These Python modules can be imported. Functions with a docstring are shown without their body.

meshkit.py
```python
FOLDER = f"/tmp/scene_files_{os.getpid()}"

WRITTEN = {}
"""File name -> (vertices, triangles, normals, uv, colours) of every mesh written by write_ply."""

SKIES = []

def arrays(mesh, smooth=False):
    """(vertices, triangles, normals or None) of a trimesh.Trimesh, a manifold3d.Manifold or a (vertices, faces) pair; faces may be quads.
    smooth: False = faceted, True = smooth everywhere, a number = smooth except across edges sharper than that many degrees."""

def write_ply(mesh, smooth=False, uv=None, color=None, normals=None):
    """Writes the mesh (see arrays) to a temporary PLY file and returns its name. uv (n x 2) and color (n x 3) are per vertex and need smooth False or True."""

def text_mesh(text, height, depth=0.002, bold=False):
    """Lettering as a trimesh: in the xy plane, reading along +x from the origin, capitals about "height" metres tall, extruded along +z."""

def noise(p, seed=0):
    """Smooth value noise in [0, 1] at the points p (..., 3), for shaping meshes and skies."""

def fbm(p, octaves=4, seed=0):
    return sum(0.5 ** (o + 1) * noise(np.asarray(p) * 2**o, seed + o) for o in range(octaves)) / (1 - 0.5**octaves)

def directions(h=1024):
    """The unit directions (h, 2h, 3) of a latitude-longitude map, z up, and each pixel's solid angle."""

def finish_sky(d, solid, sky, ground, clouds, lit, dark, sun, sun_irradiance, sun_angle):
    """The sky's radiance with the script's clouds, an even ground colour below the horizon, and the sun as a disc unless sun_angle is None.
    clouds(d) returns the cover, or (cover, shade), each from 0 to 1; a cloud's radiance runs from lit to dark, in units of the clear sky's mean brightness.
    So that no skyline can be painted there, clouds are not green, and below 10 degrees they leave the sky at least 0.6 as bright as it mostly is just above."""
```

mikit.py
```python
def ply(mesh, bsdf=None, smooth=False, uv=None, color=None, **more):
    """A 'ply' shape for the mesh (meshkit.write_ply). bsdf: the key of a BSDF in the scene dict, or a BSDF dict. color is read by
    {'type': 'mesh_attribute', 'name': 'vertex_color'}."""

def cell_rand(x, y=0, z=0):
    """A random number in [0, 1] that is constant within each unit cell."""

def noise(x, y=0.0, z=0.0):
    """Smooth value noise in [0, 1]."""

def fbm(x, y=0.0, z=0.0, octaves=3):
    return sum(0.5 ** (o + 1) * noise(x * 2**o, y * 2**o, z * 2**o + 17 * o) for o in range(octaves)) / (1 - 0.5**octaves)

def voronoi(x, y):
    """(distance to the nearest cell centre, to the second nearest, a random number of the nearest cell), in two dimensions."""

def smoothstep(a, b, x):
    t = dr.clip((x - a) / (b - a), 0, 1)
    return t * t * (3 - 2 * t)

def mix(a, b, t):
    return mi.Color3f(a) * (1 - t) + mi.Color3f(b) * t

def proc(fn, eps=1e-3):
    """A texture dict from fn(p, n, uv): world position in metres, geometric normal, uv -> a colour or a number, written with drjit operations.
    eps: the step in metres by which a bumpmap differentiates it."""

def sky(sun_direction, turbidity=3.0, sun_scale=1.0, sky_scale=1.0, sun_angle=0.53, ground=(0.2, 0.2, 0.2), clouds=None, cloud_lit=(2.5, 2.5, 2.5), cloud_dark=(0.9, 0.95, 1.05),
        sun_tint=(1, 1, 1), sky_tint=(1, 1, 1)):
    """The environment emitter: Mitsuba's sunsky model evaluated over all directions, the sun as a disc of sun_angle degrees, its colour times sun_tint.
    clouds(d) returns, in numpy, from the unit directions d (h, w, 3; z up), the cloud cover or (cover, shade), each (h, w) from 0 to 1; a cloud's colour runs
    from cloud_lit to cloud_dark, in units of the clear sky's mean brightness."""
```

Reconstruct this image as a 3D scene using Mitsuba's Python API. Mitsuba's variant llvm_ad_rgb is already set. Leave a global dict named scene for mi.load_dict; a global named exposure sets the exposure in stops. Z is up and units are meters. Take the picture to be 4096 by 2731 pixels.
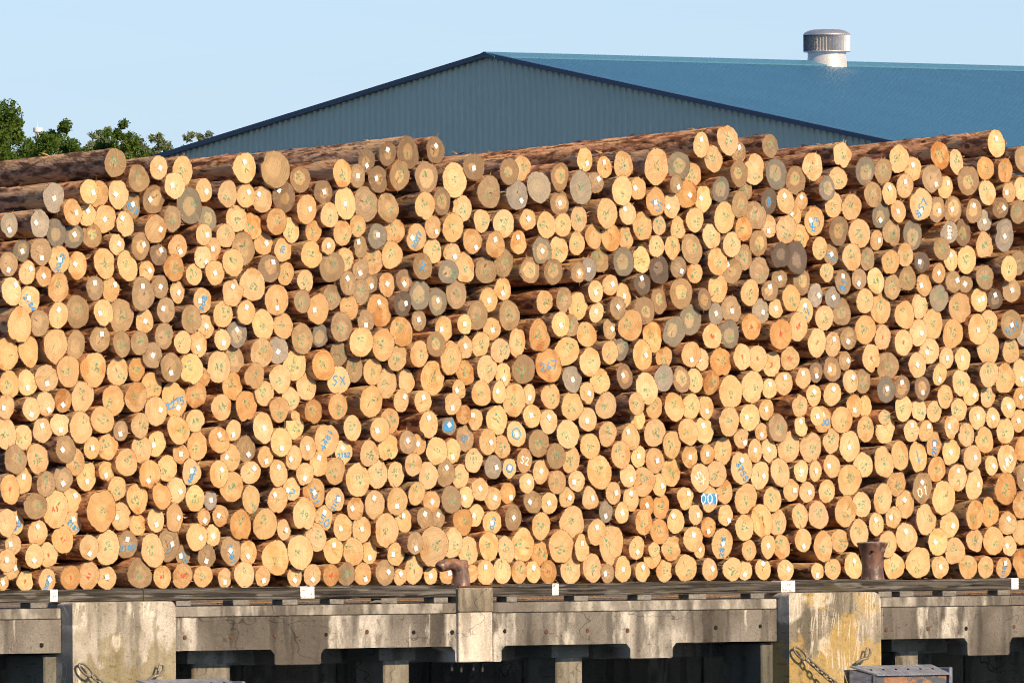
import math, random
import numpy as np, trimesh
import drjit as dr
import mitsuba as mi
import mikit
from mikit import proc, noise, fbm, cell_rand, smoothstep, mix, ply

T = mi.ScalarTransform4f
scene, labels = {}, {}

# World frame: x along the edge of the wharf, y inland, z up; the deck edge is y = 0, z = 0. Metres.
# ---------------------------------------------------------------- camera, sky, exposure
TH = math.radians(42.0)                       # the wharf face is seen at this angle
DIST, FOCAL, ROLL = 170.0, 49470.0 / 4096.0, 0.006
FW, RT = np.array([math.sin(TH), math.cos(TH), 0]), np.array([math.cos(TH), -math.sin(TH), 0])
CAM = np.array([-DIST * FW[0], -DIST * FW[1], 1.40])
up = np.array([0, 0, 1.0]) * math.cos(ROLL) - RT * math.sin(ROLL) * -1.0
scene['camera'] = {
    'type': 'perspective', 'fov': math.degrees(2 * math.atan(0.5 / FOCAL)), 'fov_axis': 'x',
    'near_clip': 1.0, 'far_clip': 20000.0, 'principal_point_offset_y': (2000 - 1365.5) / 2731.0 * -1,
    'to_world': T().look_at(origin=CAM.tolist(), target=(CAM + FW).tolist(), up=up.tolist())}
SUN_EL, SUN_X = math.radians(28.0), 0.03
sun = np.array([SUN_X, -1.0, 0.0]); sun /= np.linalg.norm(sun)
sun = sun * math.cos(SUN_EL) + np.array([0, 0, math.sin(SUN_EL)])
scene['sky'] = mikit.sky(sun.tolist(), turbidity=2.6, sky_scale=0.96, sun_tint=(1.0, 0.97, 0.92), sky_tint=(0.965, 0.945, 1.10))
exposure = 2.25


# ---------------------------------------------------------------- helpers
def numbered(name):
    if name not in taken:
        taken[name] = 0
        return name
    taken[name] += 1
    return f'{name}_{taken[name]:03d}'


taken = {}


def thing(name, label, cat=None, group=None, kind=None):
    key = numbered(name)
    d = {'label': label}
    if cat: d['category'] = cat
    if group: d['group'] = group
    if kind: d['kind'] = kind
    labels[key] = d
    return key


def part(parent, name, mesh, mat, smooth=False, label=None, **kw):
    key = numbered(parent + '__' + name)
    scene[key] = ply(mesh, mat, smooth=smooth, **kw)
    if label: labels[key] = {'label': label}
    return key


def whole(name, mesh, mat, label, cat=None, smooth=False, group=None, kind=None, **kw):
    key = thing(name, label, cat, group, kind)
    scene[key] = ply(mesh, mat, smooth=smooth, **kw)
    return key


def merge(ms):
    v, f, o = [], [], 0
    for a, b in ms:
        b = np.asarray(b, int)
        if b.shape[1] == 4: b = np.vstack([b[:, [0, 1, 2]], b[:, [0, 2, 3]]])
        v.append(np.asarray(a, float)); f.append(np.asarray(b, int) + o); o += len(a)
    return np.vstack(v), np.vstack(f)


def vf(m):
    return np.array(m.vertices), np.array(m.faces)


def box(x0, x1, y0, y1, z0, z1, bev=0.0):
    """A box with chamfered edges."""
    if bev <= 0:
        m = trimesh.creation.box((x1 - x0, y1 - y0, z1 - z0))
    else:
        h = np.array([x1 - x0, y1 - y0, z1 - z0]) / 2
        pts = []
        for sx in (-1, 1):
            for sy in (-1, 1):
                for sz in (-1, 1):
                    c = np.array([sx, sy, sz])
                    for k in range(3):
                        q = h - bev; q[k] = h[k]
                        pts.append(c * q)
        m = trimesh.convex.convex_hull(np.array(pts))
    m.apply_translation(((x0 + x1) / 2, (y0 + y1) / 2, (z0 + z1) / 2))
    return vf(m)


def tube(pts, rad, sides=10, closed=False):
    p = np.asarray(pts, float); n = len(p)
    rad = np.broadcast_to(np.asarray(rad, float), (n,))
    t = np.roll(p, -1, 0) - np.roll(p, 1, 0) if closed else np.gradient(p, axis=0)
    t /= np.linalg.norm(t, axis=1, keepdims=True) + 1e-12
    a = np.cross(t[0], [0, 0, 1.0]);
    if np.linalg.norm(a) < 0.1: a = np.cross(t[0], [1.0, 0, 0])
    rows = []
    for i in range(n):
        a = a - t[i] * np.dot(a, t[i]); a /= np.linalg.norm(a)
        b = np.cross(t[i], a)
        an = np.arange(sides) * 2 * np.pi / sides
        rows.append(p[i] + rad[i] * (np.cos(an)[:, None] * a + np.sin(an)[:, None] * b))
    v = np.vstack(rows); f = []
    for i in range(n if closed else n - 1):
        for j in range(sides):
            a0, a1 = i * sides + j, i * sides + (j + 1) % sides
            b0, b1 = ((i + 1) % n) * sides + j, ((i + 1) % n) * sides + (j + 1) % sides
            f += [[a0, a1, b1], [a0, b1, b0]]
    if not closed:
        v = np.vstack([v, p[:1], p[-1:]])
        for j in range(sides):
            f.append([n * sides, (j + 1) % sides, j])
            f.append([n * sides + 1, (n - 1) * sides + j, (n - 1) * sides + (j + 1) % sides])
    return v, np.array(f)


def lathe(profile, cx, cy, sides=40, wob=0.0, seed=0):
    pr = np.asarray(profile, float); an = np.arange(sides) * 2 * np.pi / sides
    v = np.vstack([np.stack([cx + r * np.cos(an), cy + r * np.sin(an), 0 * an + z], 1) for r, z in pr])
    f = []
    for i in range(len(pr) - 1):
        for j in range(sides):
            a0, a1 = i * sides + j, i * sides + (j + 1) % sides
            f += [[a0, a1, a1 + sides], [a0, a1 + sides, a0 + sides]]
    return v, np.array(f)


# ---------------------------------------------------------------- materials
def lin(r, g, b):
    return tuple(((c / 255 + 0.055) / 1.055) ** 2.4 if c > 10 else c / 255 / 12.92 for c in (r, g, b))


def diffuse(key, fn_or_col, rough=0.75, spec=0.3, metallic=0.0, bump=None, bscale=1.0, eps=2e-3):
    col = {'type': 'rgb', 'value': list(fn_or_col)} if isinstance(fn_or_col, (tuple, list)) else proc(fn_or_col)
    b = {'type': 'principled', 'base_color': col, 'roughness': rough, 'specular': spec, 'metallic': metallic}
    if bump is not None:
        b = {'type': 'bumpmap', 'arbitrary': proc(bump, eps=eps), 'scale': bscale, 'bsdf': b}
    scene[key] = {'type': 'twosided', 'bsdf': b}


def wood_end(heart, ring, heart_r, blotch, ringiness, dirt):
    """Sawn log end. uv = (2 * seed + x / R, z / R): growth rings, heartwood, checks, stains, a thin rim of bark."""
    def fn(p, n, uv):
        seed = dr.floor((uv.x + 1.0) * 0.5)
        lx, lz = uv.x - 2.0 * seed, uv.y
        h1, h2, h3, h4 = (cell_rand(seed, k) for k in (1.0, 2.0, 3.0, 4.0))
        ox, oz = (h1 - 0.5) * 0.3, (h2 - 0.5) * 0.3
        rad = dr.sqrt(lx * lx + lz * lz)
        dx, dz = lx - ox, lz - oz
        r = dr.sqrt(dx * dx + dz * dz + 1e-6)
        nn = fbm(lx * 2.3 + seed * 7.0, lz * 2.3, 0.0, 3)
        rw = r + (nn - 0.5) * 0.16
        hr = heart_r * (0.75 + 0.5 * h3)
        a = smoothstep(hr - 0.07, hr + 0.07, rw + (fbm(lx * 5.0 + seed * 3.0, lz * 5.0, 4.0, 2) - 0.5) * 0.14)
        c = mix(heart, ring, a)
        fr = rw * (4.5 + 6.0 * h4)
        fr = fr - dr.floor(fr)
        line = smoothstep(0.55, 0.9, fr) * (1.0 - smoothstep(0.93, 1.0, fr))
        c = c * (1.0 - 0.85 * ringiness * line * (0.25 + 0.75 * h2) * (0.5 + nn))
        st = fbm(lx * 1.3 + seed * 11.0, lz * 1.3, 9.0, 3)
        c = mix(c, mi.Color3f(c) * mi.Color3f(*blotch), smoothstep(0.52, 0.72, st) * (0.3 + 0.7 * h1))
        # saw marks: fine parallel scratches at an angle of each log's own
        an = h3 * 6.283
        sw = noise((lx * dr.cos(an) + lz * dr.sin(an)) * 26.0 + seed, (lz * dr.cos(an) - lx * dr.sin(an)) * 1.2)
        c = c * (0.89 + 0.22 * sw)
        # drying checks from the pith outwards
        th = dr.atan2(dz, dx)
        for k in (11.0, 12.0, 13.0):
            on = cell_rand(seed, k)
            d = dr.abs(dr.sin((th - cell_rand(seed, k + 5.0) * 6.283) * 0.5)) * 2.0 * r + (noise(r * 6.0, seed) - 0.5) * 0.05
            w = smoothstep(0.055, 0.012, d) * smoothstep(0.02, 0.1, r) * smoothstep(0.85, 0.6, r + on * 0.4)
            c = c * (1.0 - 0.6 * w * dr.select(on > 0.70, 1.0, 0.0))
        # smeared dirt and sawdust with its own grain
        g = smoothstep(0.58, 0.75, fbm(lx * 7.0 + seed * 5.0, lz * 7.0, 2.0, 3))
        c = mix(c, mi.Color3f(0.16, 0.11, 0.07), g * dirt * (0.3 + 0.7 * cell_rand(seed, 21.0)))
        tone = 0.83 + 0.28 * cell_rand(seed, 31.0)
        warm = (cell_rand(seed, 32.0) - 0.5) * 0.12
        c = mi.Color3f(c.x * tone * (1.0 + 0.3 * warm), c.y * tone, c.z * tone * (1.0 - warm * 1.2))
        bark = smoothstep(0.955, 0.985, rad + (noise(th * 9.0, seed) - 0.5) * 0.05)
        return mix(c, mi.Color3f(0.10, 0.052, 0.028), bark)
    return fn


K = 0.635
def wcol(r, g, b):
    c = lin(r, g, b); m = 0.3 * c[0] + 0.6 * c[1] + 0.1 * c[2]
    return tuple(K * (0.86 * q + 0.14 * m) for q in c)


ENDS = {  # heart, ring, heart radius, blotch tint, ring contrast, dirt
    'P': (wcol(247, 211, 152), wcol(241, 199, 140), 0.5, (0.88, 0.76, 0.62), 0.26, 0.10),
    'G': (wcol(243, 199, 138), wcol(235, 186, 124), 0.5, (0.84, 0.68, 0.52), 0.30, 0.14),
    'O': (wcol(236, 186, 120), wcol(224, 167, 100), 0.5, (0.80, 0.62, 0.48), 0.28, 0.16),
    'T': (wcol(208, 174, 130), wcol(188, 156, 116), 0.45, (0.78, 0.74, 0.70), 0.30, 0.25),
    'Y': (wcol(196, 178, 154), wcol(182, 168, 150), 0.45, (0.80, 0.80, 0.80), 0.28, 0.25),
    'Ht': (wcol(232, 194, 136), wcol(184, 148, 108), 0.52, (0.84, 0.78, 0.70), 0.26, 0.22),
    'Hg': (wcol(206, 180, 140), wcol(152, 142, 126), 0.48, (0.88, 0.84, 0.78), 0.22, 0.20),
    'Hb': (wcol(204, 166, 116), wcol(158, 130, 102), 0.46, (0.82, 0.76, 0.70), 0.24, 0.25),
    'Hd': (wcol(164, 142, 124), wcol(120, 105, 95), 0.48, (0.85, 0.82, 0.80), 0.22, 0.25)}
ENDNAME = {'P': 'pale', 'G': 'golden', 'O': 'orange', 'T': 'tan', 'Y': 'grey', 'Ht': 'tanring', 'Hg': 'greyring', 'Hb': 'brownring', 'Hd': 'darkring'}
for k, a in ENDS.items():
    diffuse('m_end_' + ENDNAME[k], wood_end(*a), rough=0.85, spec=0.15)


def bark_col(light, dark, peel):
    def fn(p, n, uv):
        x, y, z = p.x, p.y, p.z
        f = fbm(x * 14.0 + 1.5 * noise(y * 5.0, z * 5.0), y * 5.5, z * 14.0, 4)
        c = mix(dark, light, smoothstep(0.34, 0.66, f))
        fl = fbm(x * 42.0, y * 20.0, z * 42.0, 2)
        c = c * (0.6 + 0.8 * fl)
        pe = smoothstep(0.56, 0.62, fbm(x * 5.0 + 9.0, y * 1.7, z * 5.0 + 5.0, 4) + 0.10 * (noise(x * 50.0, y * 22.0, z * 50.0) - 0.5))
        wood = mix(peel, mi.Color3f(peel) * 0.55, noise(x * 60.0, y * 7.0, z * 60.0))
        c = mix(c, wood, pe * 0.85)
        kn = smoothstep(0.80, 0.88, noise(x * 9.0, y * 5.0 + 7.0, z * 9.0))
        return mix(c, mi.Color3f(0.03, 0.018, 0.012), kn * 0.8)
    return fn


def bark_bump(p, n, uv):
    return 0.5 * fbm(p.x * 16.0, p.y * 7.0, p.z * 16.0, 3) + 0.25 * noise(p.x * 60.0, p.y * 25.0, p.z * 60.0)


diffuse('m_bark_red', bark_col((0.54, 0.275, 0.14), (0.155, 0.064, 0.030), (0.68, 0.44, 0.23)), rough=0.9, spec=0.1, bump=bark_bump, bscale=0.03, eps=4e-3)
diffuse('m_bark_dark', bark_col((0.40, 0.25, 0.16), (0.11, 0.060, 0.038), (0.62, 0.40, 0.22)), rough=0.9, spec=0.1, bump=bark_bump, bscale=0.035, eps=4e-3)
diffuse('m_tag', (0.74, 0.74, 0.76), rough=0.5, spec=0.4)
diffuse('m_green', (0.09, 0.29, 0.18), rough=0.8)
diffuse('m_blue', (0.05, 0.26, 0.55), rough=0.7)
diffuse('m_red', (0.62, 0.07, 0.04), rough=0.8)
diffuse('m_white', (0.82, 0.80, 0.76), rough=0.7)


def concrete(base, stain, lime, ochre=None, seed=0.0, streak=1.0, tide=None):
    """Weathered concrete: blotches, lime run-off in soft-edged bands, damp streaks, pitting; ochre growth with its own ragged outline, scraped off in scratches."""
    def fn(p, n, uv):
        x, z = p.x + 0.37 * p.y + seed, p.z
        big = fbm(x * 1.3, z * 0.9, seed, 4)
        c = mix(stain, base, smoothstep(0.28, 0.68, big))
        fine = fbm(x * 9.0, z * 4.0, seed + 2.0, 4)
        run = fbm(x * 1.9 + 3.0 + 0.15 * fine, z * 0.12, seed + 5.0, 2)
        c = mix(c, lime, smoothstep(0.52, 0.66, run) * smoothstep(0.25, 0.75, fine) * streak * 0.8)
        thin = noise(x * 14.0 + 0.8 * fine, z * 0.5, seed + 6.0)
        c = mix(c, lime, smoothstep(0.80, 0.95, thin) * smoothstep(0.4, 0.65, fine) * streak * 0.7)
        dk = fbm(x * 6.0 + fine * 0.6, z * 0.45, seed + 8.0, 3)
        c = c * (1.0 - 0.40 * smoothstep(0.54, 0.75, dk))
        cr = dr.abs(fbm(x * 1.1 + 7.0, z * 2.3, seed + 40.0, 4) - 0.5)
        c = c * (1.0 - 0.5 * smoothstep(0.010, 0.002, cr) * smoothstep(0.45, 0.6, noise(x * 0.7, z * 1.1, seed + 50.0)))
        if ochre is not None:
            oc = fbm(x * 2.3, z * 1.9, seed + 11.0, 5)
            if tide is not None:
                oc = oc + 0.34 * (tide - z) + 0.10 * (noise(x * 9.0, z * 1.5, seed) - 0.5)
            oc = smoothstep(0.47, 0.56, oc) * (0.45 + 0.5 * fine)
            c = mix(c, ochre, oc)
            s1 = noise(x * 55.0 + 9.0 * noise(z * 1.3, x * 0.6, seed), z * 2.0 + 3.0 * x, seed)
            s2 = noise(x * 48.0 - 12.0 * z, z * 3.0, seed + 9.0)
            wh = smoothstep(0.44, 0.58, fbm(x * 1.9, z * 2.2, seed + 20.0, 4))
            c = mix(c, lime, dr.maximum(smoothstep(0.66, 0.80, s1), smoothstep(0.74, 0.86, s2)) * wh * 0.6)
            c = mix(c, lime, smoothstep(0.55, 0.66, fbm(x * 3.1, z * 3.1, seed + 27.0, 4)) * wh * 0.6)
        gr = noise(x * 70.0, z * 70.0, p.y * 70.0)
        sp = smoothstep(0.84, 0.93, noise(x * 21.0, z * 23.0, seed + 3.0))
        return c * (0.82 + 0.36 * gr) * (1.0 - 0.30 * sp)
    return fn


def conc_bump(p, n, uv):
    return fbm(p.x * 22.0, p.z * 22.0, p.y * 22.0, 3)


diffuse('m_beam', concrete((0.195, 0.180, 0.164), (0.090, 0.080, 0.071), (0.52, 0.495, 0.45)), rough=0.9, spec=0.2, bump=conc_bump, bscale=0.012)
diffuse('m_slab_edge', concrete((0.21, 0.194, 0.177), (0.128, 0.115, 0.102), (0.42, 0.40, 0.36), seed=3.0), rough=0.9, spec=0.2, bump=conc_bump, bscale=0.012)
diffuse('m_pil_pale', concrete((0.45, 0.42, 0.37), (0.20, 0.18, 0.145), (0.66, 0.61, 0.54), (0.19, 0.16, 0.085), seed=7.0, streak=0.4, tide=-0.42), rough=0.9, spec=0.2, bump=conc_bump, bscale=0.014)
diffuse('m_pil_ochre', concrete((0.37, 0.325, 0.25), (0.185, 0.165, 0.13), (0.56, 0.51, 0.44), (0.36, 0.25, 0.085), seed=14.0, streak=0.6, tide=-0.25), rough=0.9, spec=0.2, bump=conc_bump, bscale=0.014)
diffuse('m_pier_cap', concrete((0.30, 0.265, 0.21), (0.18, 0.155, 0.12), (0.40, 0.37, 0.31), seed=21.0), rough=0.95, spec=0.1, bump=conc_bump, bscale=0.03)
diffuse('m_pier_white', concrete((0.56, 0.51, 0.45), (0.40, 0.355, 0.30), (0.66, 0.62, 0.56), seed=24.0), rough=0.9, spec=0.2, bump=conc_bump, bscale=0.01)
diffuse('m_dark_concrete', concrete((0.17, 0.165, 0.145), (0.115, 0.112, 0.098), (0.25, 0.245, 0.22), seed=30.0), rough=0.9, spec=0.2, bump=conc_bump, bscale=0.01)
diffuse('m_bandpaint', lambda p, n, uv: mix((0.80, 0.79, 0.76), (0.30, 0.28, 0.26), smoothstep(0.60, 0.72, fbm(p.x * 22.0, p.z * 50.0, p.y * 9.0, 4))), rough=0.7)
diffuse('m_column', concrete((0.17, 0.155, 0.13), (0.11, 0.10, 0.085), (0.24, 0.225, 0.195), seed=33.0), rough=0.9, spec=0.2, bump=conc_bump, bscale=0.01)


def kerb_wood(p, n, uv):
    y = p.z * 1.0 + p.y
    g = fbm(p.x * 1.6, y * 46.0, 1.0, 3)
    c = mix((0.030, 0.027, 0.025), (0.095, 0.088, 0.082), smoothstep(0.3, 0.72, g))
    c = mix(c, mi.Color3f(0.17, 0.16, 0.15), smoothstep(0.60, 0.74, fbm(p.x * 2.2 + 4.0, y * 22.0, 7.0, 3)) * 0.7)
    ck = smoothstep(0.70, 0.78, noise(p.x * 0.9 + 2.0, y * 75.0, 3.0))
    c = c * (1.0 - 0.65 * ck)
    return mix(c, mi.Color3f(0.07, 0.06, 0.03), smoothstep(0.62, 0.75, fbm(p.x * 3.0, y * 9.0, 12.0, 3)) * 0.5)


diffuse('m_kerb', kerb_wood, rough=0.9, spec=0.15, bump=lambda p, n, uv: fbm(p.x * 2.0, (p.z + p.y) * 50.0, 1.0, 3), bscale=0.012)
diffuse('m_block', lambda p, n, uv: mix((0.11, 0.105, 0.098), (0.25, 0.24, 0.225), fbm(p.x * 3.0 + 5.0, (p.z + p.y) * 40.0, 2.0, 3)) * (0.8 + 0.4 * noise(p.x * 40.0, p.z * 40.0)), rough=0.9, spec=0.15)
diffuse('m_deck', lambda p, n, uv: mix((0.062, 0.054, 0.048), (0.108, 0.094, 0.085), fbm(p.x * 1.5, p.y * 4.0, 0.0, 3)) * (0.75 + 0.5 * noise(p.x * 30.0, p.y * 30.0)), rough=0.95, spec=0.1)
diffuse('m_line', lambda p, n, uv: mix((0.66, 0.30, 0.04), (0.34, 0.20, 0.08), smoothstep(0.45, 0.7, fbm(p.x * 6.0, p.y * 20.0, 0.0, 3))), rough=0.8)
diffuse('m_asphalt', lambda p, n, uv: mix((0.045, 0.043, 0.04), (0.08, 0.075, 0.07), fbm(p.x * 0.4, p.y * 0.4, 0.0, 3)) * (0.8 + 0.4 * noise(p.x * 25.0, p.y * 25.0)), rough=0.95, spec=0.1)


def rust(p, n, uv):
    f = fbm(p.x * 14.0, p.y * 14.0, p.z * 9.0, 4)
    c = mix((0.075, 0.042, 0.034), (0.175, 0.095, 0.070), smoothstep(0.3, 0.7, f))
    c = mix(c, mi.Color3f(0.26, 0.12, 0.04), smoothstep(0.58, 0.72, fbm(p.x * 7.0, p.y * 7.0, p.z * 5.0 + 3.0, 3)) * 0.8)
    return mix(c, mi.Color3f(0.22, 0.20, 0.20), smoothstep(0.70, 0.82, noise(p.x * 30.0, p.y * 30.0, p.z * 12.0)) * 0.5)


diffuse('m_rust', rust, rough=0.42, spec=0.6, bump=lambda p, n, uv: fbm(p.x * 30.0, p.y * 30.0, p.z * 30.0, 3), bscale=0.003)
diffuse('m_rust_flat', lambda p, n, uv: mix((0.06, 0.032, 0.022), (0.14, 0.065, 0.035), fbm(p.x * 25.0, p.y * 25.0, p.z * 25.0, 3)), rough=0.8)
diffuse('m_fender_front', lambda p, n, uv: mix(mix((0.19, 0.085, 0.048), (0.31, 0.19, 0.125), fbm(p.x * 9.0, p.z * 9.0, 0.0, 3)), (0.07, 0.08, 0.10), smoothstep(0.48, 0.56, fbm(p.x * 3.2 + 8.0, p.z * 4.0, 4.0, 4))), rough=0.6, spec=0.4)
diffuse('m_fender_plate', lambda p, n, uv: mix((0.10, 0.115, 0.15), (0.20, 0.22, 0.27), fbm(p.x * 5.0, p.z * 20.0, p.y * 8.0, 3)) * (0.7 + 0.6 * noise(p.x * 45.0, p.z * 45.0)), rough=0.45, spec=0.5)
diffuse('m_chain', lambda p, n, uv: mix((0.09, 0.08, 0.07), (0.24, 0.225, 0.19), fbm(p.x * 25.0, p.y * 25.0, p.z * 25.0, 3)), rough=0.5, spec=0.5, metallic=0.3)
diffuse('m_hole', (0.01, 0.01, 0.01), rough=0.9)
diffuse('m_black_steel', (0.035, 0.035, 0.035), rough=0.6)


def sheet(col, var, along):
    def fn(p, n, uv):
        s = p.y if along == 'y' else p.x
        pan = cell_rand(dr.floor(s / 0.8), 3.0)
        d = fbm(p.x * 0.7, p.y * 0.7, p.z * 0.7, 3)
        return mi.Color3f(*col) * (1.0 + var * (pan - 0.5) + 0.10 * (d - 0.5))
    return fn


diffuse('m_gable', sheet((0.34, 0.46, 0.41), 0.05, 'y'), rough=0.32, spec=0.6)
diffuse('m_roof', sheet((0.036, 0.124, 0.222), 0.05, 'x'), rough=0.45, spec=0.4)
diffuse('m_ridge', (0.055, 0.165, 0.26), rough=0.4, spec=0.5)
diffuse('m_barge', (0.012, 0.048, 0.105), rough=0.3, spec=0.4)
scene['m_galv'] = {'type': 'twosided', 'bsdf': {'type': 'principled', 'base_color': proc(lambda p, n, uv: mi.Color3f(0.62, 0.62, 0.64) * (0.85 + 0.3 * fbm(p.x * 6.0, p.y * 6.0, p.z * 6.0, 2))), 'metallic': 0.85, 'roughness': 0.5, 'specular': 0.5}}
diffuse('m_collar', (0.50, 0.50, 0.52), rough=0.45, spec=0.6, metallic=0.25)
diffuse('m_vent_dark', (0.36, 0.36, 0.37), rough=0.6)
diffuse('m_tower', (0.72, 0.73, 0.74), rough=0.7)
diffuse('m_treebark', lambda p, n, uv: mix((0.06, 0.045, 0.035), (0.14, 0.11, 0.085), fbm(p.x * 12.0, p.y * 12.0, p.z * 3.0, 3)), rough=0.9, spec=0.1)


def leafmat(key, dark, light, trans):
    col = lambda p, n, uv: mix(dark, light, 0.55 * cell_rand(dr.floor(p.x * 9.0), dr.floor(p.y * 9.0), dr.floor(p.z * 9.0)) + 0.45 * fbm(p.x * 1.4, p.y * 1.4, p.z * 1.4, 2))
    scene[key] = {'type': 'principledthin', 'base_color': proc(col), 'roughness': 0.45, 'spec_trans': 0.0, 'diff_trans': trans, 'eta': 1.4}


leafmat('m_leaf_dark', (0.035, 0.085, 0.018), (0.14, 0.21, 0.04), 0.6)
leafmat('m_leaf_pale', (0.10, 0.15, 0.075), (0.24, 0.28, 0.13), 0.8)
scene['m_water'] = {'type': 'bumpmap', 'arbitrary': proc(lambda p, n, uv: fbm(p.x * 1.1, p.y * 1.7, 0.0, 4), eps=0.02), 'scale': 0.25,
                    'bsdf': {'type': 'principled', 'base_color': {'type': 'rgb', 'value': [0.02, 0.035, 0.032]}, 'roughness': 0.08, 'specular': 0.5}}

# ---------------------------------------------------------------- the setting: water, deck, yard
whole('water', (np.array([[-900, -900, -2.9], [900, -900, -2.9], [900, 8.2, -2.9], [-900, 8.2, -2.9]], float), np.array([[0, 1, 2, 3]])), 'm_water', 'dark green water under and in front of the wharf', kind='structure')
GX0, GX1 = -45.0, 60.0
whole('wharf_deck', merge([box(GX0, GX1, 0.30, 3.9, -0.30, -0.16)] + [(np.array([[GX0, 0.0, 0.0], [GX1, 0.0, 0.0], [GX1, 4.0, 0.048], [GX0, 4.0, 0.048]]), np.array([[0, 1, 2, 3]]))]), 'm_deck',
      'brown sunlit deck of the wharf seen through the gap under the kerb timber', kind='structure')
whole('deck_line', (np.array([[GX0, 1.78, 0.0254], [GX1, 1.78, 0.0254], [GX1, 1.90, 0.0268], [GX0, 1.90, 0.0268]]), np.array([[0, 1, 2, 3]])), 'm_line', 'worn orange line painted along the wharf deck behind the kerb', kind='structure')
whole('yard_ground', (np.array([[-3000, 4.0, 0.048], [3000, 4.0, 0.048], [3000, 5000, 0.048], [-3000, 5000, 0.048]]), np.array([[0, 1, 2, 3]])), 'm_asphalt', 'dark asphalt yard behind the wharf', kind='structure')

# ---------------------------------------------------------------- wharf front: slab edge, beam with downstands, piers
wharf = thing('concrete_wharf', 'weathered brown concrete wharf front carrying the whole stack of logs', 'wharf')
rng = np.random.default_rng(5)
from shapely.geometry import Polygon


def extrude_xz(poly, y0, y1):
    """An outline in (x, z) extruded along y from y0 (front) to y1."""
    m = trimesh.creation.extrude_polygon(Polygon(poly), y1 - y0)
    v = np.array(m.vertices)
    return np.stack([v[:, 0], y1 - v[:, 2], v[:, 1]], 1), np.array(m.faces)


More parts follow.
